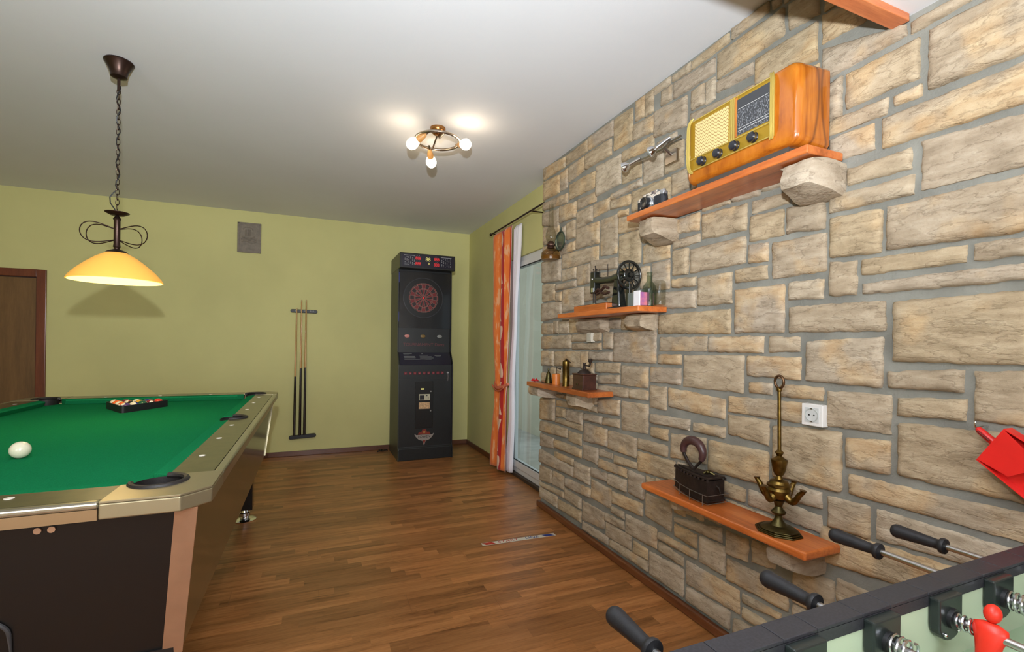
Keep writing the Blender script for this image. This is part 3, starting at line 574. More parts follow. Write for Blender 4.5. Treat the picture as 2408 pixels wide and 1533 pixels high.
# terrace outside the door
tag(MB().box((3.3, 6.45, -0.119), (3.5, 12.0, 4.5)).build('neighbour_wall', mat('rendered_wall', (190,182,164), 0.9, var=0.04, vs=2)), 'pale rendered wall seen through the glass door', 'wall')
tag(MB().box((2.06, -2.4, -0.32), (9.0, 14.0, -0.12)).build('terrace', mat('terrace_paving', (170,166,158), 0.9, var=0.1, vs=6)), 'pale paved terrace outside the glass door', 'terrace')
# ---------------------------------------------------------------- pool table
PX0, PX1, PY0, PY1, ZR, ZBED = -1.79, -0.258, 1.49, 4.27, 0.94, 0.905
LX0, LX1, LY0, LY1 = -1.648, -0.40, 1.642, 4.118      # inner laminate line
M_cloth = mat('green_baize', (26,116,72), 1.0, var=0.10, vs=260, bump=0.2, bs=900, spec=0.0)
M_lam = mat('olive_brown_laminate', (66,60,36), 0.3, var=0.25, vs=20, stretch=(1,1,1), coat=0.4)
M_cap = mat('champagne_metal', (158,148,120), 0.33, 0.75, bump=0.05, bs=300)
M_side = mat('brown_cabinet_laminate', (64,48,26), 0.28, var=0.12, vs=6, coat=0.5)
M_leather = mat('black_pocket_leather', (32,28,28), 0.5, bump=0.3, bs=200)
M_endp = mat('black_end_panel', (14,13,13), 0.4, coat=0.05)
M_pink = mat('satin_rose_metal', (168,134,108), 0.35, 0.6, var=0.06, vs=15)
t = thing('pool_table', 'large pool table with green cloth, olive rails and metal corners', 'pool table', ((PX0+PX1)/2, (PY0+PY1)/2, 0))
CX, CY = (PX0+PX1)/2, (PY0+PY1)/2
def mir(pts, sx, sy):
    out = [((PX1 - u) if sx > 0 else (PX0 + u), (PY0 + v) if sy < 0 else (PY1 - v)) for u, v in pts]
    return out
pr = 0.068
def arc(c, r, a0, a1, n=14): return [(c[0]+r*math.cos(a0+(a1-a0)*i/n), c[1]+r*math.sin(a0+(a1-a0)*i/n)) for i in range(n+1)]
# corner caps: u inward from the side, v inward from the end
lu, lv = PX1-LX1, LY0-PY0
pc = (lu-0.002+0.008, lv+0.008)
capfar = 0.225
A = [(0.0, 0.06), (0.0, 0.235), (lu, 0.235)]
for sx in (1, -1):
    for sy in (-1, 1):
        cc = pc
        a = arc(cc, pr, math.radians(88), math.radians(362-360+360-360), 1)
        arc_pts = arc(cc, pr, math.radians(100), math.radians(350), 22)
        # start on the side-rail inner line, wrap round the outer side of the pocket to the end-rail inner line
        poly = [(0.0, 0.062), (0.0, 0.235), (lu-0.001, 0.235), (lu-0.001, cc[1]+pr*0.985)]
        poly += arc(cc, pr, math.radians(97), math.radians(353), 24)[0:0]
        poly += [(cc[0]+pr*math.cos(q), cc[1]+pr*math.sin(q)) for q in [math.radians(97+ (353-97)*i/24) for i in range(25)]]
        poly += [(0.235-0.001, lv-0.001), (0.235-0.001, 0.0), (0.062, 0.0)]
        p = mir(poly, sx, sy)
        MB().prism(p, ZR-0.004, ZR+0.0015).build('corner_cap', M_cap, t, bevel=0.0015)
        # outer band of the cap
        ob = mir([(0, 0.235), (0, 0.062), (0.062, 0), (0.235, 0), (0.235, 0.012), (0.067, 0.012), (0.012, 0.067), (0.012, 0.235)], sx, sy)
        MB().prism(ob, ZR-0.045, ZR-0.0045).build('corner_band', M_cap, t, bevel=0.004, seg=3)
        # pocket: leather ring and dark cup
        ring = MB()
        pts = [(cc[0]+(pr-0.002)*math.cos(q), cc[1]+(pr-0.002)*math.sin(q)) for q in [math.radians(95+(355-95)*i/26) for i in range(27)]]
        ring.tube([(*q, ZR+0.001) for q in mir(pts, sx, sy)], 0.0085, 8)
        c3 = mir([cc], sx, sy)[0]
        pk = ring.build('pocket', M_leather, t, smooth=True)
        MB().lathe([(0.01, 0.78), (0.055, 0.79), (pr-0.003, 0.84), (pr-0.003, ZR-0.002)], (c3[0], c3[1], 0), 28, close=False).build('pocket_cup', M_leather, pk, smooth=True)
# side pockets
sidep = []
for sx in (1, -1):
    c = (LX1+0.012, 2.88) if sx > 0 else (LX0-0.012, 2.88)
    sidep.append(c); rr = 0.062
    a0, a1 = (-100, 100) if sx > 0 else (80, 280)
    pts = [(c[0]+rr*math.cos(math.radians(a0+(a1-a0)*i/22)), c[1]+rr*math.sin(math.radians(a0+(a1-a0)*i/22)), ZR+0.001) for i in range(23)]
    pk = MB().tube(pts, 0.008, 8).build('pocket', M_leather, t, smooth=True)
    MB().lathe([(0.01, 0.78), (0.05, 0.79), (rr-0.002, 0.84), (rr-0.002, ZR-0.002)], (c[0], c[1], 0), 28, close=False).build('pocket_cup', M_leather, pk, smooth=True)
# laminate rails (side ones notched round the middle pockets)
for sx in (1, -1):
    xi, xo = (LX1, PX1-0.027) if sx > 0 else (LX0, PX0+0.027)
    c = sidep[0 if sx > 0 else 1]; rr = 0.062
    half = math.sqrt(rr**2-(xi-c[0])**2)
    notch = []
    for i in range(17):
        th = math.radians(90-180*i/16)
        notch.append((c[0]+(rr*math.cos(th))*(1 if sx > 0 else -1), c[1]+rr*math.sin(th)))
    notch = [(xi, c[1]+half)] + [q for q in notch if (q[0] > xi if sx > 0 else q[0] < xi)] + [(xi, c[1]-half)]
    poly = [(xi, PY0+0.235), (xo, PY0+0.235), (xo, PY1-0.235), (xi, PY1-0.235)] + notch
    MB().prism(poly, ZR-0.045, ZR).build('rail', M_lam, t)
for yi, yo in ((LY0, PY0+0.027), (LY1, PY1-0.027)):
    MB().box((PX0+0.235, min(yi, yo), ZR-0.045), (PX1-0.235, max(yi, yo), ZR)).build('rail', M_lam, t)
M_edge = mat('silver_edge_trim', (172,168,150), 0.25, 0.85)
M_edge2 = mat('champagne_edge_trim', (150,124,92), 0.35, 0.6)
for (a, b_) in (((PX1-0.027, PY0+0.235), (PX1, PY1-0.235)), ((PX0, PY0+0.235), (PX0+0.027, PY1-0.235)), ((PX0+0.235, PY0), (PX1-0.235, PY0+0.027)), ((PX0+0.235, PY1-0.027), (PX1-0.235, PY1))):
    MB().box((a[0], a[1], ZR-0.018), (b_[0], b_[1], ZR+0.001)).build('edge_trim', M_edge, t, bevel=0.007, seg=3)
    ix = 0.003
    MB().box((a[0]+ix, a[1]+ix, ZR-0.046), (b_[0]-ix, b_[1]-ix, ZR-0.018)).build('lower_trim', M_edge2, t)
# bed with pocket cut-outs
poly = []
def cutc(c, a0, a1):
    return [(c[0]+pr*math.cos(math.radians(a0+(a1-a0)*i/10)), c[1]+pr*math.sin(math.radians(a0+(a1-a0)*i/10))) for i in range(11)]
nr = (PX1-pc[0], PY0+pc[1]); nl = (PX0+pc[0], PY0+pc[1]); fr = (PX1-pc[0], PY1-pc[1]); fl_ = (PX0+pc[0], PY1-pc[1])
poly += cutc(nl, 95, -5)[::1]
poly += cutc(nr, 185, 85)
c = sidep[0]; poly += [(c[0]+0.062*math.cos(math.radians(q)), c[1]+0.062*math.sin(math.radians(q))) for q in range(255, 100, -15)]
poly += cutc(fr, 275, 175)
poly += cutc(fl_, 5, -95)
c = sidep[1]; poly += [(c[0]+0.062*math.cos(math.radians(q)), c[1]+0.062*math.sin(math.radians(q))) for q in range(75, -80, -15)]
MB().prism(poly, ZBED-0.02, ZBED).build('bed_cloth', M_cloth, t)
# cushions
def cushion(p, q, n):
    # p->q along the rail inner line, n = inward normal; mitred ends
    p, q, n = Vector((*p, 0)), Vector((*q, 0)), Vector((*n, 0)); d_ = (q-p).normalized()
    sec = [(0, ZBED), (0, ZR), (0.047, ZR-0.002), (0.051, ZR-0.009), (0.036, ZBED)]
    lo = []; hi = []
    for o_, z in sec:
        k = o_*0.8
        lo.append(p + n*o_ + d_*k + Vector((0, 0, z))); hi.append(q + n*o_ - d_*k + Vector((0, 0, z)))
    MB().hexa(lo, hi).build('cushion', M_cloth, t, bevel=0.002)
g = 0.085
cushion((LX1-g, LY0), (LX0+g, LY0), (0, 1)); cushion((LX1-g, LY1), (LX0+g, LY1), (0, -1))
for X, n in ((LX1, -1), (LX0, 1)):
    cushion((X, LY0+g), (X, 2.88-0.068), (n, 0)); cushion((X, 2.88+0.068), (X, LY1-g), (n, 0))
# diamond sights
M_pearl = mat('pearl_inlay', (232,226,214), 0.25)
for sx in (1, -1):
    X = (LX1+0.04) if sx > 0 else (LX0-0.04)
    for yy in (1.971, 2.297, 2.63, 3.20, 3.53, 3.86):
        MB().lathe([(0.0105, 0), (0.0105, 0.0012)], (X, yy, ZR), 14).build('diamond_sight', M_pearl, t)
for Y in (PY0+0.113, PY1-0.113):
    for X in (-0.71, -1.024, -1.338):
        MB().lathe([(0.0105, 0), (0.0105, 0.0012)], (X, Y, ZR), 14).build('diamond_sight', M_pearl, t)
# tapered cabinet
zt_, zb_ = ZR-0.046, 0.455
def ring4(x0, x1, y0, y1, z): return [(x0,y0,z),(x1,y0,z),(x1,y1,z),(x0,y1,z)]
T_ = dict(x0=PX0+0.035, x1=PX1-0.035, y0=PY0+0.04, y1=PY1-0.04); B_ = dict(x0=PX0+0.09, x1=PX1-0.085, y0=PY0+0.13, y1=PY1-0.13)
def lerpf(k, s): return T_[k]+(B_[k]-T_[k])*s
def side(nm, m, face, e0, e1, th=0.02):
    # panel on one face between fractions, following the taper
    def P(s, z, off, along):
        x0, x1, y0, y1 = [lerpf(k, s) for k in ('x0', 'x1', 'y0', 'y1')]
        if face == 'n': return (x0+(x1-x0)*along, y0+off, z)
        if face == 'f': return (x0+(x1-x0)*along, y1-off, z)
        if face == 'r': return (x1-off, y0+(y1-y0)*along, z)
        return (x0+off, y0+(y1-y0)*along, z)
    lo = [P(1, zb_, 0, e0), P(1, zb_, 0, e1), P(1, zb_, th, e1), P(1, zb_, th, e0)]
    hi = [P(0, zt_, 0, e0), P(0, zt_, 0, e1), P(0, zt_, th, e1), P(0, zt_, th, e0)]
    return MB().hexa(lo, hi).build(nm, m, t)
side('end_panel', M_endp, 'n', 0.0, 1.0); side('end_panel', M_endp, 'f', 0.0, 1.0)
side('side_panel', M_side, 'r', 0.0, 1.0); side('side_panel', M_side, 'l', 0.0, 1.0)
side('corner_trim', M_pink, 'n', 0.968, 1.004, -0.006); side('corner_trim', M_pink, 'n', -0.004, 0.032, -0.006)
side('corner_trim', M_cap, 'f', 0.975, 1.004, -0.006); side('corner_trim', M_cap, 'f', -0.004, 0.025, -0.006)
MB().box((PX0+0.1, PY0+0.12, zb_), (PX1-0.1, PY1-0.12, zb_+0.02)).build('cabinet_base', M_endp, t)
# screws and the ball return in the near end
yE = lambda z: lerpf('y0', (zt_-z)/(zt_-zb_))
for X in (-0.625, -0.598):
    MB().cyl((X, yE(0.872)+0.002, 0.872), (X, yE(0.872)-0.005, 0.872), 0.008, n=12).build('screw', M_pink, t, smooth=True)
br = MB(); zc = 0.60
pts = []
for i in range(25):
    q = PI*i/24; pts.append((-0.80+0.10*math.cos(q), 0, zc+0.06*math.sin(q)))
pts = [(-0.70, 0, zc-0.06)] + pts + [(-0.90, 0, zc-0.06)]
MB().tube([(p[0], yE(p[2])-0.004, p[2]) for p in pts], 0.005, 8, closed=True).build('ball_return_rim', mat('dark_grey_rim', (60,60,62), 0.3), t, smooth=True)
# legs on chrome levellers
for X in (PX1-0.205, PX0+0.205):
    for Y in (PY0+0.205, PY1-0.215):
        lg = MB().box((X-0.055, Y-0.055, 0.085), (X+0.055, Y+0.055, zb_)).build('leg', M_blackgl, t, bevel=0.004)
        MB().lathe([(0.075, 0), (0.078, 0.006), (0.062, 0.014), (0.03, 0.02), (0.026, 0.03), (0.036, 0.034), (0.036, 0.056), (0.026, 0.06), (0.02, 0.085)], (X, Y, 0), 32).build('levelling_foot', M_chrome, lg, smooth=True)
# cue ball
tag(MB().ball((0,0,0.0305), 0.0305, 40, 24).build('cue_ball', mat('ivory_resin', (222,216,190), 0.22, coat=0.4), loc=None), 'off-white cue ball alone on the near left of the green cloth', 'ball')
cb_ = bpy.data.objects['cue_ball']; cb_.location = (-0.994, 2.31, ZBED)
# rack with fifteen balls
def ball_mat(nm, c, stripe):
    m, nt, b = nodes(nm)
    v = mapping(nt, (1,1,1)); sp = nt.nodes.new('ShaderNodeSeparateXYZ'); nt.links.new(v, sp.inputs[0])
    cr = (232,222,190)
    if stripe:
        f = math_(nt, 'LESS_THAN', math_(nt, 'ABSOLUTE', sp.outputs[2]), 0.0155)
        nt.links.new(mixc(nt, f, lin(cr), lin(c)), b.inputs['Base Color'])
    else:
        f = math_(nt, 'GREATER_THAN', sp.outputs[2], 0.0265)
        nt.links.new(mixc(nt, f, lin(c), lin(cr)), b.inputs['Base Color'])
    b.inputs['Roughness'].default_value = 0.12; b.inputs['Coat Weight'].default_value = 0.6
    return m
cols = {'yellow': (226,168,40), 'blue': (34,44,110), 'red': (206,48,34), 'purple': (64,36,96), 'orange': (226,98,34), 'green': (24,84,52), 'maroon': (120,30,44), 'black': (18,18,20)}
ap = Vector((-1.052, 3.565, ZBED)); d1 = Vector((0.5, 0.866, 0)); d2 = Vector((-0.5, 0.866, 0)); D = 0.0572
# columns along the right edge (i) and left edge (j) from the apex nearest the camera
order = {(0,0):('purple',0),(1,0):('blue',1),(0,1):('orange',1),(2,0):('green',0),(1,1):('black',0),(0,2):('yellow',1),
         (3,0):('maroon',0),(2,1):('yellow',0),(1,2):('red',1),(0,3):('orange',0),(4,0):('red',0),(3,1):('blue',0),(2,2):('purple',1),(1,3):('maroon',1),(0,4):('green',1)}
rot = random.Random(5)
for (i, j), (cn, st) in order.items():
    p = ap + d1*D*i + d2*D*j + Vector((0, 0, D/2))
    o = MB().ball((0,0,0), D/2, 28, 16).build('pool_ball', ball_mat('ball_%s_%s' % (cn, 'stripe' if st else 'solid'), cols[cn], st))
    o.location = p; o.rotation_euler = (rot.uniform(-1.2,1.2), rot.uniform(-1.2,1.2), rot.uniform(0,6))
    tag(o, '%s %s pool ball in the black triangle, row %s from its near point' % (cn, 'striped' if st else 'solid', ['one','two','three','four','five'][i+j]), 'ball', 'racked pool balls')
# triangle frame
off = D/2/ math.tan(PI/6)
c_ = [ap + Vector((0, -D*1.0-0.003, 0)), ap + d1*D*4 + Vector((D*0.866+0.003, D*0.5+0.002, 0)), ap + d2*D*4 + Vector((-D*0.866-0.003, D*0.5+0.002, 0))]
cen = (c_[0]+c_[1]+c_[2])/3
def rc(P0, P1, P2, r, n=6):     # rounded corner at P1
    a = (P0-P1).normalized(); b_ = (P2-P1).normalized()
    s = P1 + a*r*1.732; e = P1 + b_*r*1.732
    return [((1-k/n)**2)*s + 2*(1-k/n)*(k/n)*P1 + ((k/n)**2)*e for k in range(n+1)]
inner = []; outer = []
for k in range(3):
    inner += rc(c_[k-1], c_[k], c_[(k+1) % 3], 0.022)
outer = [cen + (p-cen)*(1+0.009/ (p-cen).length) for p in inner]
tr = MB(); n_ = len(inner); z0_, z1_ = ZBED+0.0005, ZBED+0.043
vs_ = [Vector((p.x,p.y,z)) for z in (z0_, z1_) for p in inner] + [Vector((p.x,p.y,z)) for z in (z0_, z1_) for p in outer]
fs_ = []
for k in range(n_):
    l = (k+1) % n_
    fs_ += [(k, l, n_+l, n_+k), (2*n_+k, 2*n_+l, 3*n_+l, 3*n_+k), (k, l, 2*n_+l, 2*n_+k), (n_+k, n_+l, 3*n_+l, 3*n_+k)]
tr.add(vs_, fs_)
tag(tr.build('ball_rack', M_black, loc=(cen.x, cen.y, ZBED), smooth=True), 'black plastic triangle rack holding the coloured balls', 'ball rack')

# ---------------------------------------------------------------- pendant lamp
px_, py_ = -0.966, 3.12
t = thing('pendant_lamp', 'hanging lamp with amber glass shade and wrought iron scrolls over the pool table', 'lamp', (px_, py_, 1.64))
MB().lathe([(0.062, 2.815), (0.066, 2.808), (0.06, 2.80), (0.042, 2.765), (0.036, 2.742), (0.036, 2.732), (0.022, 2.725), (0.006, 2.722)], (px_, py_, 0), 32).build('canopy', M_bronze, t, smooth=True)
MB().cyl((px_, py_, 2.66), (px_, py_, 2.725), 0.007).build('stem', M_bronze, t, smooth=True)
ch = MB(); z = 2.655; k = 0
while z > 2.03:
    L_ = 0.017; w_ = 0.008; pts = []
    for i in range(12):
        q = 2*PI*i/12; a = w_*math.cos(q); b_ = L_*math.sin(q)
        pts.append((px_ + (a if k % 2 == 0 else 0), py_ + (0 if k % 2 == 0 else a), z + b_))
    ch.tube(pts, 0.0017, 5, closed=True); z -= 0.0265; k += 1
ch.build('chain', M_bronze, t, smooth=True)
pts = [(px_+0.008*math.sin(i*1.1), py_+0.008*math.cos(i*1.1), 2.70-0.02*i) for i in range(29)]
pts += [(px_-0.020, py_, 2.115), (px_-0.032, py_, 2.095), (px_-0.03, py_, 2.065), (px_-0.012, py_, 2.035), (px_, py_, 2.012)]
MB().tube(pts, 0.0028, 6).build('cable', M_black, t, smooth=True)
MB().lathe([(0.005, 2.0), (0.03, 2.002), (0.052, 2.014), (0.053, 2.017), (0.03, 2.008), (0.005, 2.006)], (px_, py_, 0), 32).build('drip_dish', M_bronze, t, smooth=True)
MB().lathe([(0.012, 1.822), (0.012, 1.83), (0.016, 1.835), (0.014, 1.85), (0.014, 1.975), (0.018, 1.982), (0.012, 1.992), (0.006, 2.003)], (px_, py_, 0), 20).build('tube', M_bronze, t, smooth=True)
for az in (math.radians(-15), math.radians(165), math.radians(205), math.radians(60)):
    pts = []
    for i in range(25):
        s = i/24; th = 2*PI*s
        r_ = 0.012 + 0.135*math.sin(PI*s)**0.9; zz = 1.90 + 0.028*math.sin(th) + 0.03*math.cos(PI*s)
        pts.append((px_+r_*math.cos(az), py_+r_*math.sin(az), zz))
    MB().tube(pts, 0.0026, 6).build('scroll', M_bronze, t, smooth=True)
m, nt, b = nodes('amber_shade_glass')
b.inputs['Base Color'].default_value = (*lin((240,180,84)), 1); b.inputs['Roughness'].default_value = 0.35
b.inputs['Subsurface Weight'].default_value = 0.0
b.inputs['Emission Color'].default_value = (*lin((255,176,64)), 1); b.inputs['Emission Strength'].default_value = 0.42
M_shade = m
M_shadein = mat('shade_inside', (255,238,170), 0.4, emis=0.75, emc=(255,226,130))
prof = [(0.200, 1.655), (0.192, 1.672), (0.165, 1.706), (0.125, 1.745), (0.085, 1.778), (0.045, 1.803), (0.018, 1.812)]
MB().lathe([(r+0.001, h) for r, h in prof], (px_, py_, 0), 64, close=False).build('shade', M_shade, t, smooth=True, ang=2)
MB().lathe([(r-0.004, h-0.003) for r, h in prof], (px_, py_, 0), 64, close=False).build('shade_lining', M_shadein, t, smooth=True, ang=2)
MB().lathe([(0.05, 1.802), (0.04, 1.812), (0.02, 1.82), (0.012, 1.824)], (px_, py_, 0), 32, close=False).build('shade_cap', M_bronze, t, smooth=True)
MB().ball((px_, py_, 1.745), 0.028).build('bulb', mat('warm_bulb', (255,240,200), 0.4, emis=4), t, smooth=True)
lamp('pendant_bulb', 'POINT', (px_, py_, 1.705), 5, (1.0, 0.78, 0.48), 0.03)

# ---------------------------------------------------------------- ceiling lamp
t = thing('ceiling_spot_ring', 'ring shaped ceiling lamp with three lit spots on wooden holders', 'ceiling lamp', (0.786, 3.30, H))
rz = 2.715; rcx, rcy, rr_ = 0.757, 3.155, 0.148
MB().tube([(rcx+rr_*math.cos(2*PI*i/48), rcy+rr_*math.sin(2*PI*i/48), rz) for i in range(48)], 0.0095, 10, closed=True).build('ring', M_nickel, t, smooth=True)
MB().lathe([(0.052, 0), (0.052, -0.012), (0.046, -0.03), (0.028, -0.046), (0.006, -0.052)], (rcx+0.008, rcy+0.03, H), 28).build('canopy', mat('copper_canopy', (160,112,64), 0.25, 0.9), t, smooth=True)
MB().tube([(rcx+0.008, rcy+0.03, H-0.05), (rcx+0.01, rcy-0.02, rz+0.01), (rcx+0.01, rcy-rr_, rz)], 0.006, 8).tube([(rcx+0.008, rcy+0.03, H-0.04), (rcx+0.0, rcy+0.09, rz+0.02), (rcx-0.0, rcy+rr_, rz)], 0.006, 8).build('bracket', M_nickel, t, smooth=True)
M_beech = mat('beech_holder', (206,150,88), 0.4, var=0.1, vs=60)
M_tulip = mat('lit_frosted_glass', (255,250,236), 0.4, emis=9, emc=(255,232,196))
def spot(base, tip):
    base, tip = Vector(base), Vector(tip); ax = (tip-base).normalized(); L_ = (tip-base).length
    hd = MB().lathe([(0.006, 0), (0.014, 0.012), (0.022, 0.05), (0.023, 0.07)], base, 20, axis=ax).build('holder', M_beech, t, smooth=True)
    MB().cyl(base-ax*0.03, base+ax*0.002, 0.006).build('joint', M_nickel, hd, smooth=True)
    MB().lathe([(0.018, 0.066), (0.027, 0.08), (0.036, 0.105), (0.037, 0.125), (0.028, 0.146), (0.010, 0.156)], base, 24, axis=ax).build('glass', M_tulip, t, smooth=True)
    lamp('ceiling_bulb', 'POINT', base+ax*0.17, 1.2, (1.0, 0.8, 0.58), 0.03)
spot((rcx-0.095, rcy-0.085, rz-0.004), (rcx-0.21, rcy+0.02, rz-0.08))
spot((rcx-0.03, rcy+0.11, rz-0.02), (rcx+0.02, rcy+0.25, rz-0.09))
spot((rcx+0.145, rcy+0.02, rz+0.005), (rcx+0.175, rcy-0.11, rz-0.035))

# ---------------------------------------------------------------- relief plaque on the back wall
t = thing('relief_plaque', 'grey-brown rectangular relief plaque hung high on the green wall', 'plaque', (-0.687, YB, 2.51))
M_pl = mat('grey_relief', (128,118,106), 0.6, 0.15, var=0.12, vs=30, bump=0.6, bs=70, bd=0.004)
MB().box((-0.805, YB-0.018, 2.342), (-0.568, YB-0.001, 2.682)).build('backing', M_pl, t, bevel=0.004)
rl = MB()
rl.box((-0.795, YB-0.023, 2.352), (-0.785, YB-0.016, 2.672)).box((-0.600, YB-0.024, 2.352), (-0.590, YB-0.016, 2.672)).box((-0.795, YB-0.023, 2.664), (-0.578, YB-0.016, 2.672))
for i in range(5): rl.tube([(-0.765+0.155*k/8, YB-0.02, 2.46+0.012*i+0.012*math.sin(k*0.9+i)) for k in range(9)], 0.0035, 6)
for i in range(3): rl.cyl((-0.72+0.02*i, YB-0.02, 2.53), (-0.72+0.02*i, YB-0.02, 2.60), 0.005, n=8)
rl.tube([(-0.76, YB-0.02, 2.52), (-0.72, YB-0.02, 2.50), (-0.67, YB-0.02, 2.50), (-0.63, YB-0.02, 2.53)], 0.006, 8)
rl.tube([(-0.7+0.05*math.cos(q*PI/6), YB-0.02, 2.60+0.03*math.sin(q*PI/6)) for q in range(7)], 0.004, 6)
for i in range(7): rl.box((-0.765+0.022*i, YB-0.022, 2.385), (-0.752+0.022*i, YB-0.016, 2.402))
rl.build('relief', M_pl, t, smooth=True)

# ---------------------------------------------------------------- cue rack and cues
t = thing('cue_rack', 'black two-piece wall rack for billiard cues', 'cue rack', (-0.11, YB, 0.22))
bar = lambda z0, dz: [(-0.254, z0), (0.036, z0+dz)]
def rackbar(z0, z1, nm, y0):
    poly = []
    for k in range(9): q = PI/2+PI*k/8; poly.append((-0.235+0.02*math.cos(q), z0+0.02*math.sin(q)))
    for k in range(9): q = -PI/2+PI*k/8; poly.append((0.018+0.02*math.cos(q), z1+0.02*math.sin(q)))
    M = Matrix(((1,0,0,0),(0,0,1,0),(0,1,0,0),(0,0,0,1)))
    MB().prism(poly, y0, YB-0.001, M=M).build(nm, M_black, t, bevel=0.004)
rackbar(1.703, 1.700, 'top_bar', YB-0.022); rackbar(0.222, 0.236, 'bottom_bar', YB-0.055)
cl = MB()
for X in (-0.19, -0.137, -0.087, -0.03, 0.0): cl.cyl((X-0.009, YB-0.022, 1.705), (X-0.009, YB-0.03, 1.705), 0.009, n=10)
cl.build('clip', mat('grey_clip', (90,88,84), 0.4), t, smooth=True)
M_maple = mat('maple_shaft', (186,140,74), 0.3, coat=0.4); M_butt = mat('dark_cue_butt', (30,18,16), 0.25, coat=0.5)
for i, (xt, xb, zt2, zs, lab) in enumerate(((-0.187, -0.2, 1.735, 0.935, 'shortest billiard cue with dark butt, leftmost in the wall rack'), (-0.136, -0.138, 1.834, 1.03, 'middle billiard cue of the three in the wall rack'), (-0.086, -0.09, 1.837, 1.04, 'billiard cue at the right of the three in the wall rack'))):
    c = thing('billiard_cue', lab, 'cue', (xb, YB-0.036, 0.24), 'cues in the wall rack')
    Y = YB-0.036; zb2 = 0.243
    P = lambda z: (xb+(xt-xb)*(z-zb2)/(zt2-zb2), Y, z)
    MB().cyl(P(zb2), P(zs), 0.0155, 0.0118, 14).build('butt', M_butt, c, smooth=True)
    MB().cyl(P(zs), P(zt2-0.02), 0.0118, 0.0068, 14).build('shaft', M_maple, c, smooth=True)
    MB().cyl(P(zt2-0.02), P(zt2), 0.0068, 0.0062, 12).build('tip', mat('cue_tip', (196,170,120), 0.5), c, smooth=True)
# ---------------------------------------------------------------- electronic dart machine
RX = Matrix.Rotation(PI/2, 4, 'X')          # text plane facing -y
def face(x, y, z): return Matrix.Translation((x, y, z)) @ RX
t = thing('dart_machine', 'tall black electronic dart machine with lit scoreboard in the far corner', 'dart machine', (1.207, 5.75, 0))
M_cab = mat('black_cabinet', (22,24,25), 0.42, var=0.1, vs=20, bump=0.1, bs=200, coat=0.15)
M_cabside = mat('grey_black_side', (58,60,52), 0.45)
x0, x1, yf, yb = 0.888, 1.526, 5.45, 6.05
prof = [(yf-0.012, 0.0), (yf-0.012, 0.135), (yf, 0.15), (yf, 1.09), (yf+0.10, 1.235), (yf+0.12, 2.20), (yb, 2.20), (yb, 0.0)]
def sideprism(pf, xa, xb): return MB().hexa([(xa, y, z) for y, z in pf], [(xb, y, z) for y, z in pf])
sideprism(prof, x0+0.012, x1-0.012).build('cabinet', M_cab, t, bevel=0.004)
for a, b_ in ((x0, x0+0.0118), (x1-0.0118, x1)):
    pf = [(yf-0.03, 0), (yf-0.03, 0.12), (yf-0.008, 0.16), (yf-0.008, 1.10), (yf+0.085, 1.245), (yf+0.10, 2.20), (yb+0.005, 2.20), (yb+0.005, 0)]
    sideprism(pf, a, b_).build('side_panel', M_cabside if a < 1 else M_black, t, bevel=0.002)
hd = sideprism([(yf-0.035, 2.195), (yf-0.035, 2.368), (yf+0.02, 2.372), (yb, 2.372), (yb, 2.195)], 0.884, 1.528).build('scoreboard', M_cab, t, bevel=0.006)
M_scr = mat('dark_blue_screen', (34,34,50), 0.25, coat=0.5)
MB().box((0.905, yf-0.038, 2.215), (1.508, yf-0.0345, 2.352)).build('display', M_scr, hd)
M_txt = mat('pale_print', (170,170,176), 0.5); M_red = mat('red_led', (210,40,44), 0.4, emis=0.5); M_yel = mat('yellow_led', (216,206,120), 0.4, emis=0.45)
dm = MB()
for cx in (0.93, 1.355):
    dm.box((cx, yf-0.0395, 2.338), (cx+0.125, yf-0.038, 2.343))
    for r in range(8):
        for k in range(6):
            if (r*3+k*5) % 4: dm.box((cx+0.008+0.021*k, yf-0.0395, 2.322-0.0125*r), (cx+0.015+0.021*k, yf-0.038, 2.327-0.0125*r))
dm.build('score_legend', M_txt, hd)
for X in (1.09, 1.305):
    for Z in (2.312, 2.25): text('888', 0.05, face(X, yf-0.0385, Z), M_red, hd, 'score_digits', sx=0.85)
for X in (1.075, 1.10, 1.295, 1.315):
    for k, Z in enumerate((2.342, 2.282)): MB().box((X, yf-0.0395, Z-0.005), (X+0.004, yf-0.038, Z+0.006)).build('score_mark', M_txt, hd)
text('88', 0.06, face(1.205, yf-0.0385, 2.305), M_yel, hd, 'round_digits', sx=1.0)
text('8', 0.034, face(1.215, yf-0.0385, 2.258), M_yel, hd, 'round_digits')
# dart board
tilt = lambda z: yf+0.10+0.02*(z-1.235)/0.965
cx, cz = 1.185, 1.875
yb0 = tilt(cz)
def disc(r0, r1, dy0, dy1, nm, m, par, n=64):
    b = MB(); vs = []; 
    for r in (r0, r1):
        for dy in (dy0, dy1):
            vs += [(cx+r*math.cos(2*PI*k/n), yb0-dy, cz+r*math.sin(2*PI*k/n)) for k in range(n)]
    fs = []
    for k in range(n):
        l = (k+1) % n
        fs += [(k, l, n+l, n+k), (2*n+k, 2*n+l, 3*n+l, 3*n+k), (k, l, 2*n+l, 2*n+k), (n+k, n+l, 3*n+l, 3*n+k)]
    return b.add(vs, fs).build(nm, m, par, smooth=True)
MB().box((x0+0.016, tilt(1.5)-0.012, 1.52), (x1-0.016, tilt(2.2)+0.005, 2.175)).build('front_glass_panel', mat('dark_print_panel', (24,26,30), 0.25, coat=0.4), t)
bd = disc(0.0, 0.232, 0.0, 0.02, 'board_surround', mat('surround_black', (12,12,13), 0.35), t)
disc(0.228, 0.236, 0.015, 0.024, 'surround_ring', mat('surround_edge', (50,50,56), 0.3), bd)
M_seg = [mat('segment_red', (112,26,28), 0.5), mat('segment_black', (34,16,18), 0.5)]
seg = MB()
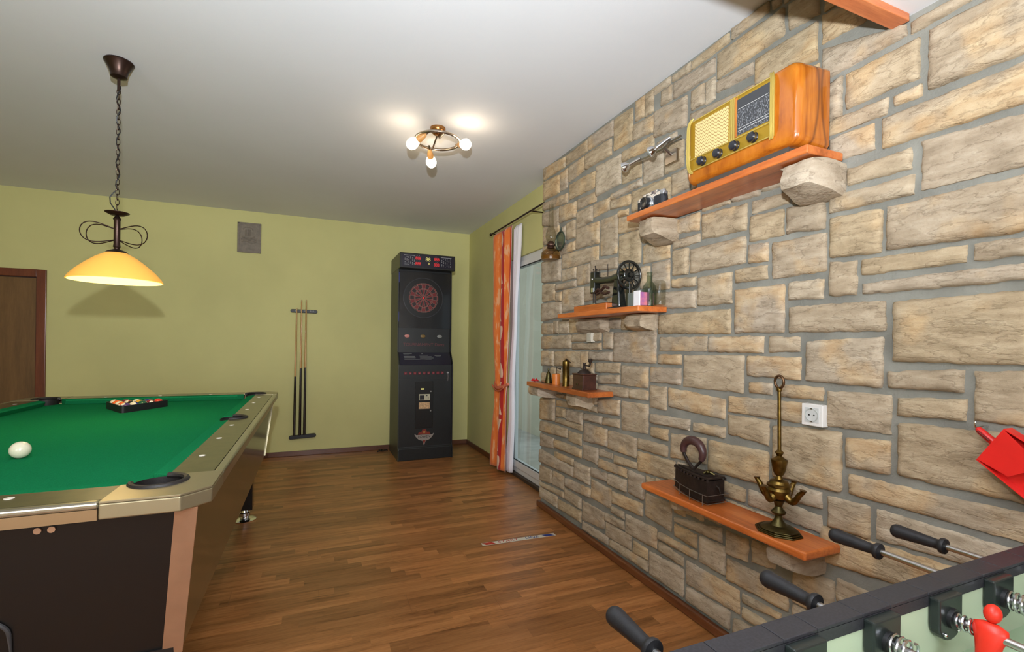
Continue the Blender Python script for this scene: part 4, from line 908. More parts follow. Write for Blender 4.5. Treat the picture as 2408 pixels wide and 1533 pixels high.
rings = [(0.010, 0.018, 0), (0.019, 0.098, 1), (0.100, 0.110, 0), (0.112, 0.158, 1), (0.160, 0.170, 0)]
for k in range(20):
    a0, a1 = 2*PI*(k-0.46)/20, 2*PI*(k+0.46)/20
    for r0, r1, inv in rings:
        pts = [(r0, a0), (r0, (a0+a1)/2), (r0, a1), (r1, a1), (r1, (a0+a1)/2), (r1, a0)]
        seg.hexa([(cx+r*math.cos(a), yb0-0.020, cz+r*math.sin(a)) for r, a in pts], [(cx+r*math.cos(a), yb0-0.027, cz+r*math.sin(a)) for r, a in pts], mi=(k+inv) % 2)
seg.build('dart_segments', M_seg, bd)
MB().ball((cx, yb0-0.022, cz), 0.009, 12, 8).build('bullseye', M_red, bd)
M_wire = mat('spider_grey', (176,132,122), 0.5)
sp = MB()
for k in range(20):
    a = 2*PI*(k+0.5)/20
    sp.cyl((cx+0.018*math.cos(a), yb0-0.029, cz+0.018*math.sin(a)), (cx+0.172*math.cos(a), yb0-0.029, cz+0.172*math.sin(a)), 0.0013, n=5)
for r in (0.099, 0.111, 0.159, 0.171):
    sp.tube([(cx+r*math.cos(2*PI*i/60), yb0-0.029, cz+r*math.sin(2*PI*i/60)) for i in range(60)], 0.0013, 5, closed=True)
sp.build('spider', M_wire, bd)
NUM = [20,1,18,4,13,6,10,15,2,17,3,19,7,16,8,11,14,9,12,5]
for k, nmb in enumerate(NUM):
    a = PI/2 - 2*PI*k/20; r = 0.262
    text(str(nmb), 0.034, face(cx+r*math.cos(a), yb0-0.0135, cz+r*math.sin(a)), M_txt, t, 'number')
M_blue = mat('blue_corner_print', (52,56,150), 0.4); M_mag = mat('red_corner_print', (150,30,80), 0.4)
for sx in (-1, 1):
    for sz in (-1, 1):
        X, Z = cx+sx*0.235, cz+sz*0.235; Y = yb0-0.013
        MB().add([(X+sx*0.05, Y, Z+sz*0.05), (X-sx*0.055, Y, Z+sz*0.05), (X-sx*0.01, Y, Z+sz*0.02), (X+sx*0.02, Y, Z-sz*0.01), (X+sx*0.05, Y, Z-sz*0.07)], [(0,1,2,3,4)]).build('corner_print', M_blue, t)
        MB().add([(X+sx*0.02, Y-0.001, Z+sz*0.025), (X-sx*0.03, Y-0.001, Z+sz*0.018), (X+sx*0.0, Y-0.001, Z-sz*0.005), (X+sx*0.018, Y-0.001, Z-sz*0.03)], [(0,1,2,3)]).build('corner_print', M_mag, t)
text('6', 0.03, face(cx, yb0-0.014, 1.555), M_txt, t, 'number')
# emblem row and title
for X, m_ in ((1.0, mat('pink_badge', (196,128,120), 0.4)), (1.185, mat('gold_badge', (120,96,50), 0.4)), (1.385, mat('grey_badge', (132,134,130), 0.4))):
    MB().lathe([(0.03, 0), (0.03, 0.004), (0.024, 0.006)], (X, tilt(1.42)-0.001, 1.425), 24, axis=(0, -1, 0), sy=0.62).build('badge', m_, t, smooth=True)
text('TOURNAMENT Darts', 0.052, face(1.20, tilt(1.33)-0.002, 1.325), mat('dark_red_print', (104,48,50), 0.5), t, 'title')
# sloping control panel with instruction print
sl = Vector((0, 0.10, 0.145)).normalized(); nrm = Vector((0, -0.145, 0.10)).normalized()
MB().hexa([(x0+0.02, yf+0.002, 1.092), (x1-0.02, yf+0.002, 1.092), (x1-0.02, yf+0.098, 1.232), (x0+0.02, yf+0.098, 1.232)],
          [tuple(Vector(p)+nrm*0.004) for p in ((x0+0.02, yf+0.002, 1.092), (x1-0.02, yf+0.002, 1.092), (x1-0.02, yf+0.098, 1.232), (x0+0.02, yf+0.098, 1.232))]).build('control_panel', M_scr, t)
ins = MB()
def slope_box(xa, xb, s0, s1):
    o = Vector((0, yf, 1.09))+nrm*0.005
    p = [Vector((xa,0,0))+o+sl*s0, Vector((xb,0,0))+o+sl*s0, Vector((xb,0,0))+o+sl*s1, Vector((xa,0,0))+o+sl*s1]
    ins.hexa(p, [q+nrm*0.0008 for q in p])
for k, (xa, L_, s) in enumerate([(0.955,0.10,0.15),(0.957,0.07,0.132),(0.957,0.13,0.112),(0.962,0.13,0.092),(0.962,0.24,0.072),(1.14,0.10,0.128),(1.142,0.14,0.108),(1.144,0.16,0.09),(1.147,0.13,0.072),(1.32,0.08,0.125),(1.33,0.06,0.107),(1.165,0.02,0.15)]):
    slope_box(xa, xa+L_, s, s+0.008)
ins.build('instruction_print', mat('grey_print', (112,114,114), 0.5), t)
for k in range(9):
    X = 0.968+0.0535*k
    MB().box((X-0.016, yf-0.014, 0.982), (X+0.016, yf-0.001, 1.014)).build('button', mat('red_button', (120,36,44), 0.35) if k == 0 else bpy.data.materials['red_button'], t, bevel=0.003)
    text('P' if False else '-', 0.03, face(X, yf-0.0145, 1.0), M_txt, t, 'button_mark')
MB().cyl((1.462, yf, 1.0), (1.462, yf-0.012, 1.0), 0.011).build('key_lock', M_steel, t, smooth=True)
MB().tube([(1.462, yf-0.014, 0.992), (1.464, yf-0.016, 0.95), (1.462, yf-0.014, 0.905)], 0.003, 6).build('key_cord', mat('cord_grey', (120,110,110), 0.5), t)
MB().box((1.41, yf+0.03, 1.115), (1.455, yf+0.035, 1.14)).build('red_label', M_mag, t)
MB().box((x0+0.014, yf-0.004, 0.925), (x1-0.014, yf+0.002, 0.93)).build('seam', M_black, t)
# coin door
cd = MB().box((1.085, yf-0.008, 0.36), (1.292, yf+0.001, 0.90)).build('coin_door', mat('coin_door_black', (24,25,27), 0.3, coat=0.3), t, bevel=0.003)
MB().box((1.145, yf-0.011, 0.806), (1.185, yf-0.008, 0.822)).build('lit_label', M_yel, cd)
MB().box((1.125, yf-0.014, 0.685), (1.255, yf-0.008, 0.756)).build('coin_plate', mat('coin_plate_silver', (190,186,160), 0.35, 0.3), cd, bevel=0.002)
MB().box((1.133, yf-0.015, 0.692), (1.186, yf-0.013, 0.742)).build('coin_window', M_black, cd)
MB().box((1.205, yf-0.019, 0.732), (1.222, yf-0.013, 0.742)).build('coin_slot', M_black, cd)
MB().box((1.228, yf-0.018, 0.695), (1.236, yf-0.013, 0.72)).build('return_button', M_chrome, cd)
MB().box((1.125, yf-0.012, 0.585), (1.252, yf-0.008, 0.66)).build('price_label', mat('tan_label', (196,160,118), 0.5, var=0.25, vs=60), cd)
for Z in (0.785, 0.56): MB().cyl((1.262, yf-0.008, Z), (1.262, yf-0.014, Z), 0.008, n=12).build('lock', M_steel, cd, smooth=True)
# winged emblem with the lettering
M_em = mat('emblem_silver', (150,140,132), 0.4); M_er = mat('emblem_red', (130,48,36), 0.4); M_eg = mat('emblem_gold', (170,120,60), 0.4)
ex, ez, ey = 1.192, 0.255, yf-0.002
W_ = [(-0.115,0.045),(-0.09,0.028),(-0.03,0.03),(0.03,0.03),(0.09,0.028),(0.115,0.045),(0.105,0.02),(0.085,-0.005),(0.06,-0.028),(0.02,-0.04),(0,-0.095),(-0.02,-0.04),(-0.06,-0.028),(-0.085,-0.005),(-0.105,0.02)]
MFX = Matrix(((1,0,0,ex),(0,0,1,0),(0,1,0,ez),(0,0,0,1)))
MB().prism(W_, ey-0.002, ey, M=MFX).build('emblem_wings', M_em, t)
MB().prism([(-0.075,0.033),(-0.06,0.062),(-0.03,0.062),(-0.022,0.09),(0.022,0.09),(0.03,0.062),(0.06,0.062),(0.075,0.033)], ey-0.003, ey, M=MFX).build('emblem_red', M_er, t)
MB().lathe([(0.03, 0), (0.03, 0.005)], (ex, ey, ez+0.062), 20, axis=(0,-1,0)).build('emblem_head', M_er, t)
MB().lathe([(0.015, 0), (0.015, 0.002)], (ex, ey-0.005, ez+0.06), 6, axis=(0,-1,0)).build('emblem_eye', M_eg, t)
MB().prism([(-0.018,-0.035),(0.018,-0.035),(0,-0.08)], ey-0.0035, ey, M=MFX).build('emblem_tip', M_er, t)
text('LÖWEN', 0.038, face(ex, ey-0.003, ez+0.006), mat('emblem_letters', (22,16,14), 0.5), t, 'emblem_lettering', sx=1.05)
t2 = thing('power_cable', 'dark power cable bundled on the floor left of the dart machine', 'cable', (0.80, 6.02, 0))
MB().tube([(0.86+0.0*i, 6.0, 0.012) for i in range(1)] + [(0.84-0.10*(i/20)+0.02*math.sin(i*1.3), 6.0+0.04*math.cos(i*0.9), 0.008+0.012*abs(math.sin(i*0.7))) for i in range(20)], 0.005, 6).build('cord', M_black, t2, smooth=True)

# ---------------------------------------------------------------- curtains on their rod
t = thing('curtain_rod', 'thin dark curtain rod fixed above the terrace door', 'curtain rod', (1.80, 4.2, 2.55))
MB().cyl((1.80, 2.9 if False else 3.575, 2.556), (1.80, 4.93, 2.556), 0.0085).build('rod', M_bronze, t, smooth=True)
MB().ball((1.80, 4.945, 2.556), 0.016).build('finial', M_bronze, t, smooth=True)
for Y in (4.90, 3.9): MB().cyl((1.80, Y, 2.556), (XG, Y, 2.556), 0.006).build('bracket', M_bronze, t, smooth=True)
def fabric_mat():
    m, nt, b = nodes('orange_red_print'); N = nt.nodes; L = nt.links
    tc = N.new('ShaderNodeTexCoord'); sp = N.new('ShaderNodeSeparateXYZ'); L.new(tc.outputs['UV'], sp.inputs[0])
    u, v = sp.outputs[0], sp.outputs[1]
    mpo = N.new('ShaderNodeMapping'); mpo.inputs['Scale'].default_value = (9, 12, 1); L.new(tc.outputs['UV'], mpo.inputs[0])
    bl = noise_n(nt, mpo.outputs[0], 1.3, 3)
    org = ramp(nt, bl, [(0.40, (226,112,42)), (0.56, (232,128,56)), (0.62, (232,168,120))])
    # red band with cream scroll shapes
    uu = math_(nt, 'SUBTRACT', u, 0.56)
    sw = math_(nt, 'MULTIPLY', math_(nt, 'SINE', math_(nt, 'MULTIPLY', v, 2*PI*5.5)), 0.06)
    dst = math_(nt, 'ABSOLUTE', math_(nt, 'SUBTRACT', uu, sw))
    wv = math_(nt, 'ADD', 0.030, math_(nt, 'MULTIPLY', math_(nt, 'ABSOLUTE', math_(nt, 'SINE', math_(nt, 'MULTIPLY', v, 2*PI*2.75))), 0.045))
    wv2 = math_(nt, 'FRACT', math_(nt, 'MULTIPLY', v, 13.0))
    cream = math_(nt, 'MULTIPLY', math_(nt, 'LESS_THAN', dst, wv), math_(nt, 'GREATER_THAN', wv2, 0.24))
    red = mixc(nt, cream, lin((178,26,22)), lin((232,190,164)))
    inred = math_(nt, 'MULTIPLY', math_(nt, 'GREATER_THAN', u, 0.40), math_(nt, 'LESS_THAN', u, 0.72))
    inred2 = math_(nt, 'GREATER_THAN', u, 0.86)
    c = mixc(nt, inred, org, red)
    c = mixc(nt, inred2, c, lin((196,30,22)))
    edge = math_(nt, 'GREATER_THAN', u, 0.965)
    c = mixc(nt, edge, c, lin((236,196,170)))
    L.new(c, b.inputs['Base Color']); b.inputs['Roughness'].default_value = 0.85; b.inputs['Sheen Weight'].default_value = 0.2
    return m
def drape(name, m, par, edges, folds, amp, x, nu=90, nv=60, th=0.0):
    # edges: list of (z, yfar, ynear); pleated sheet hanging at x
    vs = []; uvs = []
    def at(z):
        for (za, a0, a1), (zb3, b0, b1) in zip(edges, edges[1:]):
            if za >= z >= zb3:
                k = (za-z)/(za-zb3); k = k*k*(3-2*k); return a0+(b0-a0)*k, a1+(b1-a1)*k
        return edges[-1][1:]
    zt5, zb5 = edges[0][0], edges[-1][0]; W0 = edges[0][1]-edges[0][2]
    for j in range(nv+1):
        z = zt5+(zb5-zt5)*j/nv; a, b_ = at(z); w = a-b_
        for i in range(nu+1):
            u = i/nu
            ph = folds*2*PI*u
            am = amp*(0.55+0.45*min(1, w/W0))*(0.35 if j == 0 else 1)
            vs.append((x - am*(0.5+0.5*math.sin(ph+0.4*math.sin(z*2.0))) , a+(b_-a)*u + 0.006*math.cos(ph), z)); uvs.append((u, (zt5-z)/(zt5-zb5)))
    fs = [(j*(nu+1)+i, j*(nu+1)+i+1, (j+1)*(nu+1)+i+1, (j+1)*(nu+1)+i) for j in range(nv) for i in range(nu)]
    me = bpy.data.meshes.new(name); me.from_pydata([Vector(p)-WO[par] for p in vs], [], fs)
    ul = me.uv_layers.new(name='uv')
    for p in me.polygons:
        for li, vi in zip(p.loop_indices, p.vertices): ul.data[li].uv = uvs[vi]
    me.shade_smooth(); me.materials.append(m)
    o = bpy.data.objects.new(name, me); COL.objects.link(o); o.parent = par; WO[o] = WO[par]
    q = o.modifiers.new('t', 'SOLIDIFY'); q.thickness = 0.0025
    return o
t = thing('printed_curtain', 'orange and red patterned curtain tied back beside the glass door', 'curtain', (1.80, 4.64, 2.53))
drape('fabric', fabric_mat(), t, [(2.548, 4.90, 4.39), (1.6, 4.86, 4.42), (0.93, 4.77, 4.455), (0.80, 4.79, 4.475), (0.03, 4.905, 4.47)], 2, 0.05, 1.84)
tb = MB(); tb.tube([(1.77+0.055*(1-math.sin(q*PI/14)), 4.80-0.36*q/14, 0.94-0.05*math.sin(q*PI/14)) for q in range(15)], 0.016, 8)
tb.tube([(1.78+0.0*q, 4.79-0.33*q/14, 0.905-0.05*math.sin(q*PI/14)) for q in range(15)], 0.008, 6)
tb.build('tieback', mat('tieback_fabric', (204,110,80), 0.8), t, smooth=True)
t = thing('sheer_curtain', 'narrow white sheer curtain gathered next to the orange curtain', 'curtain', (1.86, 4.36, 2.53))
drape('sheer', mat('white_voile', (222,216,222), 0.8, sheen=0.2), t, [(2.548, 4.44, 4.30), (1.6, 4.46, 4.41), (0.93, 4.52, 4.455), (0.6, 4.52, 4.44), (0.03, 4.60, 4.46)], 4, 0.04, 1.90, nu=40)

# ---------------------------------------------------------------- wall shelves
def shelf(y0, y1, zt6, zb6, lab, bev=0.004, wood=None, xf=1.562):
    o = MB().box((xf, y0, zb6), (1.752, y1, zt6)).build('wall_shelf', wood or M_shelf, bevel=bev, seg=3, loc=(1.66, (y0+y1)/2, zb6))
    return tag(o, lab, 'shelf', None)
S1 = shelf(1.117, 2.14, 2.053, 2.0225, 'highest and longest reddish wooden wall shelf, under the old radio')
S2 = shelf(2.031, 2.918, 1.560, 1.5295, 'short wooden wall shelf under the old sewing machine')
S3 = shelf(2.51, 3.42, 1.055, 1.0215, 'small wooden wall shelf at the far corner of the stone wall under the coffee grinder')
S4 = shelf(1.105, 1.99, 0.645, 0.6135, 'lowest wooden wall shelf with rounded front under the flat iron and brass lamp', bev=0.009)

# ---------------------------------------------------------------- valve radio
ZT = 2.053
def walnut():
    m, nt, b = nodes('walnut_veneer'); N = nt.nodes; L = nt.links
    tc = N.new('ShaderNodeTexCoord'); sp = N.new('ShaderNodeSeparateXYZ'); L.new(tc.outputs['Object'], sp.inputs[0])
    # book-matched dark figure across the depth (x), pinched at two thirds height
    ax = math_(nt, 'ABSOLUTE', math_(nt, 'SUBTRACT', sp.outputs[0], 0.020))
    zz = math_(nt, 'SUBTRACT', sp.outputs[2], 0.215)
    cen = math_(nt, 'ADD', 0.008, math_(nt, 'MULTIPLY', math_(nt, 'MULTIPLY', zz, zz), 0.9))
    mp2 = N.new('ShaderNodeMapping'); mp2.inputs['Scale'].default_value = (10, 10, 4); L.new(tc.outputs['Object'], mp2.inputs[0])
    wob = noise_n(nt, mp2.outputs[0], 1.5, 3)
    dd = math_(nt, 'SUBTRACT', math_(nt, 'SUBTRACT', ax, cen), math_(nt, 'MULTIPLY', math_(nt, 'SUBTRACT', wob, 0.5), 0.012))
    dark = math_(nt, 'MAXIMUM', math_(nt, 'SUBTRACT', 1.0, math_(nt, 'DIVIDE', math_(nt, 'ABSOLUTE', dd), 0.0105)), 0.0)
    mp = N.new('ShaderNodeMapping'); mp.inputs['Scale'].default_value = (34, 10, 3); L.new(tc.outputs['Object'], mp.inputs[0])
    fine = noise_n(nt, mp.outputs[0], 1.6, 6, 0.6)
    c = ramp(nt, fine, [(0.30, (136,68,18)), (0.45, (168,92,22)), (0.58, (180,104,28)), (0.75, (196,124,42))])
    c = mixc(nt, math_(nt, 'MULTIPLY', dark, 0.85), c, lin((98,52,22)))
    L.new(c, b.inputs['Base Color']); b.inputs['Roughness'].default_value = 0.25; b.inputs['Coat Weight'].default_value = 0.8; b.inputs['Coat Roughness'].default_value = 0.06
    return m
M_wal = walnut()
t = thing('valve_radio', 'large old wooden valve radio with four dark knobs on the highest shelf', 'radio', (1.66, 1.43, ZT))
ry0, ry1, rz0, rz1, rx0, rx1 = 1.155, 1.70, 2.078, 2.376, 1.566, 1.732
def rrect(y0, y1, z0, z1, r, n=8):
    out = []
    for (cy, cz2, a0) in ((y1-r, z1-r, 0), (y0+r, z1-r, 90), (y0+r, z0+r, 180), (y1-r, z0+r, 270)):
        for k in range(n+1):
            a = math.radians(a0+90*k/n); out.append((cy+r*math.cos(a), cz2+r*math.sin(a)))
    return out
lo = []; b = MB()
loops = []
for X, ins2 in ((rx0, 0.018), (rx0+0.004, 0.010), (rx0+0.014, 0.003), (rx0+0.03, 0.0), (rx1, 0.0)):
    loops.append([(X, y, z) for y, z in rrect(ry0+ins2, ry1-ins2, rz0+ins2, rz1-ins2*0.9, 0.034 if X < rx1-0.01 else 0.02)])
vs = [p for l in loops for p in l]; n_ = len(loops[0]); fs = []
for j in range(len(loops)-1):
    for k in range(n_): fs.append((j*n_+k, j*n_+(k+1) % n_, (j+1)*n_+(k+1) % n_, (j+1)*n_+k))
fs.append(tuple((len(loops)-1)*n_+k for k in range(n_))); fs.append(tuple(range(n_)))
b.add(vs, fs).build('cabinet', M_wal, t, smooth=True, ang=0.6)
MB().box((rx0+0.02, ry0+0.05, ZT), (rx1-0.01, ry1-0.05, rz0+0.006)).build('plinth', mat('grey_plinth', (72,66,62), 0.6), t)
M_gold = mat('cream_gold_trim', (214,190,104), 0.25, 0.55); M_goldd = mat('gold_lacquer', (176,140,44), 0.3, 0.45)
fx = rx0-0.001
fy0, fy1, fz0, fz1 = 1.246, 1.672, 2.132, 2.356
MB().box((fx-0.004, fy0, fz0), (rx0+0.006, fy1, fz1)).build('front_panel', M_goldd, t, bevel=0.003)
fr_ = MB()
def bar2(y0, y1, z0, z1, d=0.010): fr_.box((fx-d, y0, z0), (fx-0.003, y1, z1))
bar2(fy0, fy1, fz1-0.004, fz1+0.001, 0.009); bar2(fy0, fy1, fz0, fz0+0.004, 0.009); bar2(fy0, fy1, 2.184, 2.188); bar2(1.432, 1.437, 2.188, fz1); bar2(1.424, 1.427, 2.188, fz1); bar2(1.442, 1.445, 2.188, fz1)
fr_.build('gold_beading', M_gold, t, bevel=0.0012)
for yy, sgn in ((1.246, 1), (1.670, -1)):
    pts = []
    for k in range(21):
        s = k/20; zz = 2.124+0.245*s
        pts.append((fx-0.016+0.012*abs(2*s-1)**6, yy+sgn*0.012*(2*s-1)**8, zz))
    tb = MB()
    for dyy in (-0.006, 0.0, 0.006): tb.tube([(p[0], p[1]+dyy, p[2]) for p in pts], 0.0033, 8)
    tb.build('side_moulding', M_gold, t, smooth=True)
M_cloth2 = mat('speaker_cloth', (214,188,128), 0.85)
m, nt, bb = nodes('zigzag_cloth')
tc = nt.nodes.new('ShaderNodeTexCoord'); sp = nt.nodes.new('ShaderNodeSeparateXYZ'); nt.links.new(tc.outputs['Object'], sp.inputs[0])
zz_ = math_(nt, 'ADD', math_(nt, 'MULTIPLY', sp.outputs[2], 70.0), math_(nt, 'MULTIPLY', math_(nt, 'PINGPONG', math_(nt, 'MULTIPLY', sp.outputs[1], 62.0), 0.5), 1.2))
ln = math_(nt, 'LESS_THAN', math_(nt, 'ABSOLUTE', math_(nt, 'SUBTRACT', math_(nt, 'FRACT', zz_), 0.5)), 0.12)
nt.links.new(mixc(nt, ln, lin((222,198,140)), lin((150,112,60))), bb.inputs['Base Color']); bb.inputs['Roughness'].default_value = 0.8
MB().box((fx-0.0052, 1.456, 2.192), (fx-0.002, 1.640, 2.340)).build('speaker_cloth', m, t)
m, nt, bb = nodes('dial_glass')
tc = nt.nodes.new('ShaderNodeTexCoord'); sp = nt.nodes.new('ShaderNodeSeparateXYZ'); nt.links.new(tc.outputs['Object'], sp.inputs[0])
mp = nt.nodes.new('ShaderNodeMapping'); mp.inputs['Scale'].default_value = (1, 160, 60); nt.links.new(tc.outputs['Object'], mp.inputs[0])
pr_ = noise_n(nt, mp.outputs[0], 2.0, 2)
f = math_(nt, 'MULTIPLY', math_(nt, 'GREATER_THAN', pr_, 0.57), math_(nt, 'LESS_THAN', sp.outputs[2], 0.245))
nt.links.new(mixc(nt, f, lin((46,48,54)), lin((120,122,128))), bb.inputs['Base Color']); bb.inputs['Roughness'].default_value = 0.08; bb.inputs['Coat Weight'].default_value = 1.0
dg = MB().box((fx-0.0055, 1.262, 2.196), (fx-0.002, 1.412, 2.340)).build('tuning_dial', m, t)
dl = MB()
for z in (2.212, 2.222, 2.300): dl.box((fx-0.0062, 1.268, z), (fx-0.0054, 1.406, z+0.0012))
dl.build('dial_lines', mat('dial_white', (216,216,216), 0.4), dg)
MB().box((fx-0.0062, 1.412, 2.192), (fx-0.002, 1.421, fz1-0.005)).build('wood_strip', M_wal, t)
for k, yy in enumerate((1.590, 1.501, 1.416, 1.330)):
    kn = MB().lathe([(0.018, 0), (0.020, 0.004), (0.0175, 0.008), (0.019, 0.020), (0.015, 0.026), (0.006, 0.027)], (fx-0.004, yy, 2.158), 24, axis=(-1, 0, 0)).build('knob', mat('bakelite_knob', (34,36,44), 0.15, coat=0.6) if k == 0 else bpy.data.materials['bakelite_knob'], t, smooth=True, ang=0.5)

# ---------------------------------------------------------------- film camera
t = thing('film_camera', 'small vintage black and chrome rangefinder camera at the left end of the highest shelf', 'camera', (1.63, 2.015, ZT))
cy0, cy1 = 1.905, 2.120; cf = 1.607
M_vulc = mat('black_leatherette', (38,40,46), 0.6, bump=0.5, bs=400)
M_csil = mat('camera_chrome', (196,198,202), 0.25, 0.8)
def pill(y0, y1, x0_, x1_, z0, z1, n=8):
    r = (x1_-x0_)/2; pts = []
    for k in range(n+1): a = -PI/2+PI*k/n; pts.append((x0_+r+r*math.sin(a)*0+r*math.cos(a)*0, 0))
    poly = []
    for k in range(n+1): a = PI*k/n; poly.append((x0_+r+r*math.cos(a), y1-r+r*math.sin(a)))
    for k in range(n+1): a = PI+PI*k/n; poly.append((x0_+r+r*math.cos(a), y0+r+r*math.sin(a)))
    return MB().prism(poly, z0, z1)
k9 = 0.66
CZ = lambda z: ZT+(z)*1.0
pill(cy0, cy1, cf, cf+0.045, CZ(0.0), CZ(0.010)).build('base_plate', M_csil, t, bevel=0.001)
pill(cy0+0.001, cy1-0.001, cf+0.001, cf+0.044, CZ(0.010), CZ(0.064)).build('body', M_vulc, t)
pill(cy0, cy1, cf, cf+0.045, CZ(0.064), CZ(0.080)).build('top_plate', M_csil, t, bevel=0.001)
MB().box((cf, 1.945, CZ(0.08)), (cf+0.045, 2.06, CZ(0.095))).build('finder_housing', M_csil, t, bevel=0.003)
MB().box((cf-0.001, 1.955, CZ(0.074)), (cf+0.004, 1.99, CZ(0.092))).build('viewfinder_window', mat('finder_glass', (34,26,54), 0.1, coat=1), t, bevel=0.001)
MB().cyl((cf-0.001, 2.028, CZ(0.084)), (cf+0.004, 2.028, CZ(0.084)), 0.005).build('rangefinder_window', M_black, t)
for yy, rr in ((2.10, 0.010), (2.078, 0.006), (1.922, 0.011), (1.94, 0.006)):
    MB().lathe([(rr, 0), (rr, 0.010), (rr*0.8, 0.012)], (cf+0.022, yy, CZ(0.080)), 16).build('dial', M_csil, t, smooth=True)
MB().lathe([(0.034, 0), (0.034, 0.004), (0.031, 0.006), (0.031, 0.010)], (cf+0.001, 2.016, CZ(0.042)), 32, axis=(-1,0,0)).build('lens_mount', M_csil, t, smooth=True, ang=0.5)
MB().lathe([(0.029, 0.0), (0.029, 0.022), (0.027, 0.024), (0.022, 0.024), (0.020, 0.020), (0.004, 0.018)], (cf-0.009, 2.016, CZ(0.042)), 32, axis=(-1,0,0)).build('lens', mat('lens_black', (30,32,34), 0.3, coat=0.4), t, smooth=True, ang=0.5)
MB().box((cf-0.002, 1.972, CZ(0.002)), (cf+0.002, 1.987, CZ(0.078))).build('mount_strip', M_csil, t)
for z, r in ((0.055, 0.003), (0.044, 0.003), (0.030, 0.006)): MB().ball((cf, 2.077, CZ(z)), r, 10, 6).build('stud', M_csil, t, smooth=True)
MB().tube([(cf+0.01, cy0+0.001, CZ(0.07)), (cf+0.004, cy0-0.006, CZ(0.062)), (cf+0.012, cy0-0.004, CZ(0.05))], 0.002, 6).build('strap_lug', M_black, t)

# ---------------------------------------------------------------- spot bar on the stone wall
t = thing('wall_spot_bar', 'steel spotlight bar with two spot heads on the upper stone wall', 'spotlight', (1.75, 2.0, 2.36))
wx = 1.735
MB().box((wx-0.004, 1.95, 2.315), (wx+0.03, 2.035, 2.385)).build('base', M_nickel, t, bevel=0.003)
MB().tube([(1.68, 1.865, 2.40), (1.68, 1.94, 2.402), (1.683, 2.0, 2.388), (1.68, 2.10, 2.386), (1.68, 2.20, 2.392)], 0.0075, 8).cyl((1.683, 1.99, 2.388), (wx, 1.99, 2.36), 0.008).build('bar', M_steel, t, smooth=True)
def wspot(p, q):
    p, q = Vector(p), Vector(q); ax = (q-p).normalized(); L_ = (q-p).length
    h = MB().cyl(p, q, 0.0095, n=14).build('arm', M_steel, t, smooth=True)
    MB().lathe([(0.009, -0.012), (0.014, -0.006), (0.024, 0.004), (0.030, 0.022), (0.030, 0.027), (0.025, 0.027)], q, 24, axis=ax, close=False).build('spot_head', M_chrome, h, smooth=True)
    MB().lathe([(0.026, 0.026), (0.0255, 0.030), (0.012, 0.036), (0.001, 0.037)], q, 24, axis=ax).build('spot_glass', mat('halogen_glass', (214,222,226), 0.08, 0.5) if 'halogen_glass' not in bpy.data.materials else bpy.data.materials['halogen_glass'], h)
wspot((1.675, 2.175, 2.398), (1.635, 2.235, 2.372))
wspot((1.675, 1.935, 2.420), (1.625, 1.995, 2.372))

# ---------------------------------------------------------------- oil lamp and mirror
t = thing('oil_lamp', 'clear glass wall oil lamp with round reflector at the far edge of the stone wall', 'oil lamp', (1.70, 3.31, 2.0))
LX, LY, LZ = 1.70, 3.30, 2.005
MB().lathe([(0.045, 0), (0.072, 0.006), (0.076, 0.03), (0.072, 0.06), (0.045, 0.085), (0.028, 0.095)], (LX, LY, LZ), 32).build('font', M_glassa, t, smooth=True)
MB().lathe([(0.070, 0.004), (0.073, 0.03), (0.071, 0.034)], (LX, LY, LZ), 32).build('lamp_oil', mat('lamp_oil', (150,116,72), 0.2, alpha=0.75), t, smooth=True)
MB().lathe([(0.026, 0.093), (0.030, 0.10), (0.024, 0.108), (0.034, 0.113), (0.036, 0.123), (0.026, 0.133), (0.018, 0.148), (0.006, 0.15)], (LX, LY, LZ), 24).build('burner', mat('brown_burner', (78,54,44), 0.4, 0.6), t, smooth=True)
MB().lathe([(0.024, 0.13), (0.036, 0.155), (0.044, 0.185), (0.036, 0.225), (0.022, 0.265), (0.018, 0.36), (0.018, 0.44)], (LX, LY, LZ), 32, close=False).build('chimney', M_glassc, t, smooth=True)
mx, my, mz = 1.735, 3.20, 2.14
MB().lathe([(0.001, 0), (0.064, 0.002), (0.070, 0.008)], (mx, my, mz), 36, axis=(-1, 0, 0), close=False).build('reflector', mat('old_mirror', (150,156,140), 0.22, 0.85), t, smooth=True)
MB().tube([(mx-0.008, my+0.07*math.cos(2*PI*k/36), mz+0.07*math.sin(2*PI*k/36)) for k in range(36)], 0.005, 8, closed=True).tube([(mx, my, mz+0.07), (mx, my+0.006, mz+0.09), (mx, my, mz+0.105), (mx, my-0.006, mz+0.09), (mx, my, mz+0.07)], 0.0025, 6).build('reflector_rim', mat('dark_green_rim', (62,76,64), 0.35, 0.5), t, smooth=True)
MB().tube([(1.765, 3.26, 2.06), (1.74, 3.27, 2.085), (1.70, 3.33, 2.09)], 0.004, 6).build('bracket', mat('lamp_bracket', (80,76,60), 0.4, 0.7), t, smooth=True)

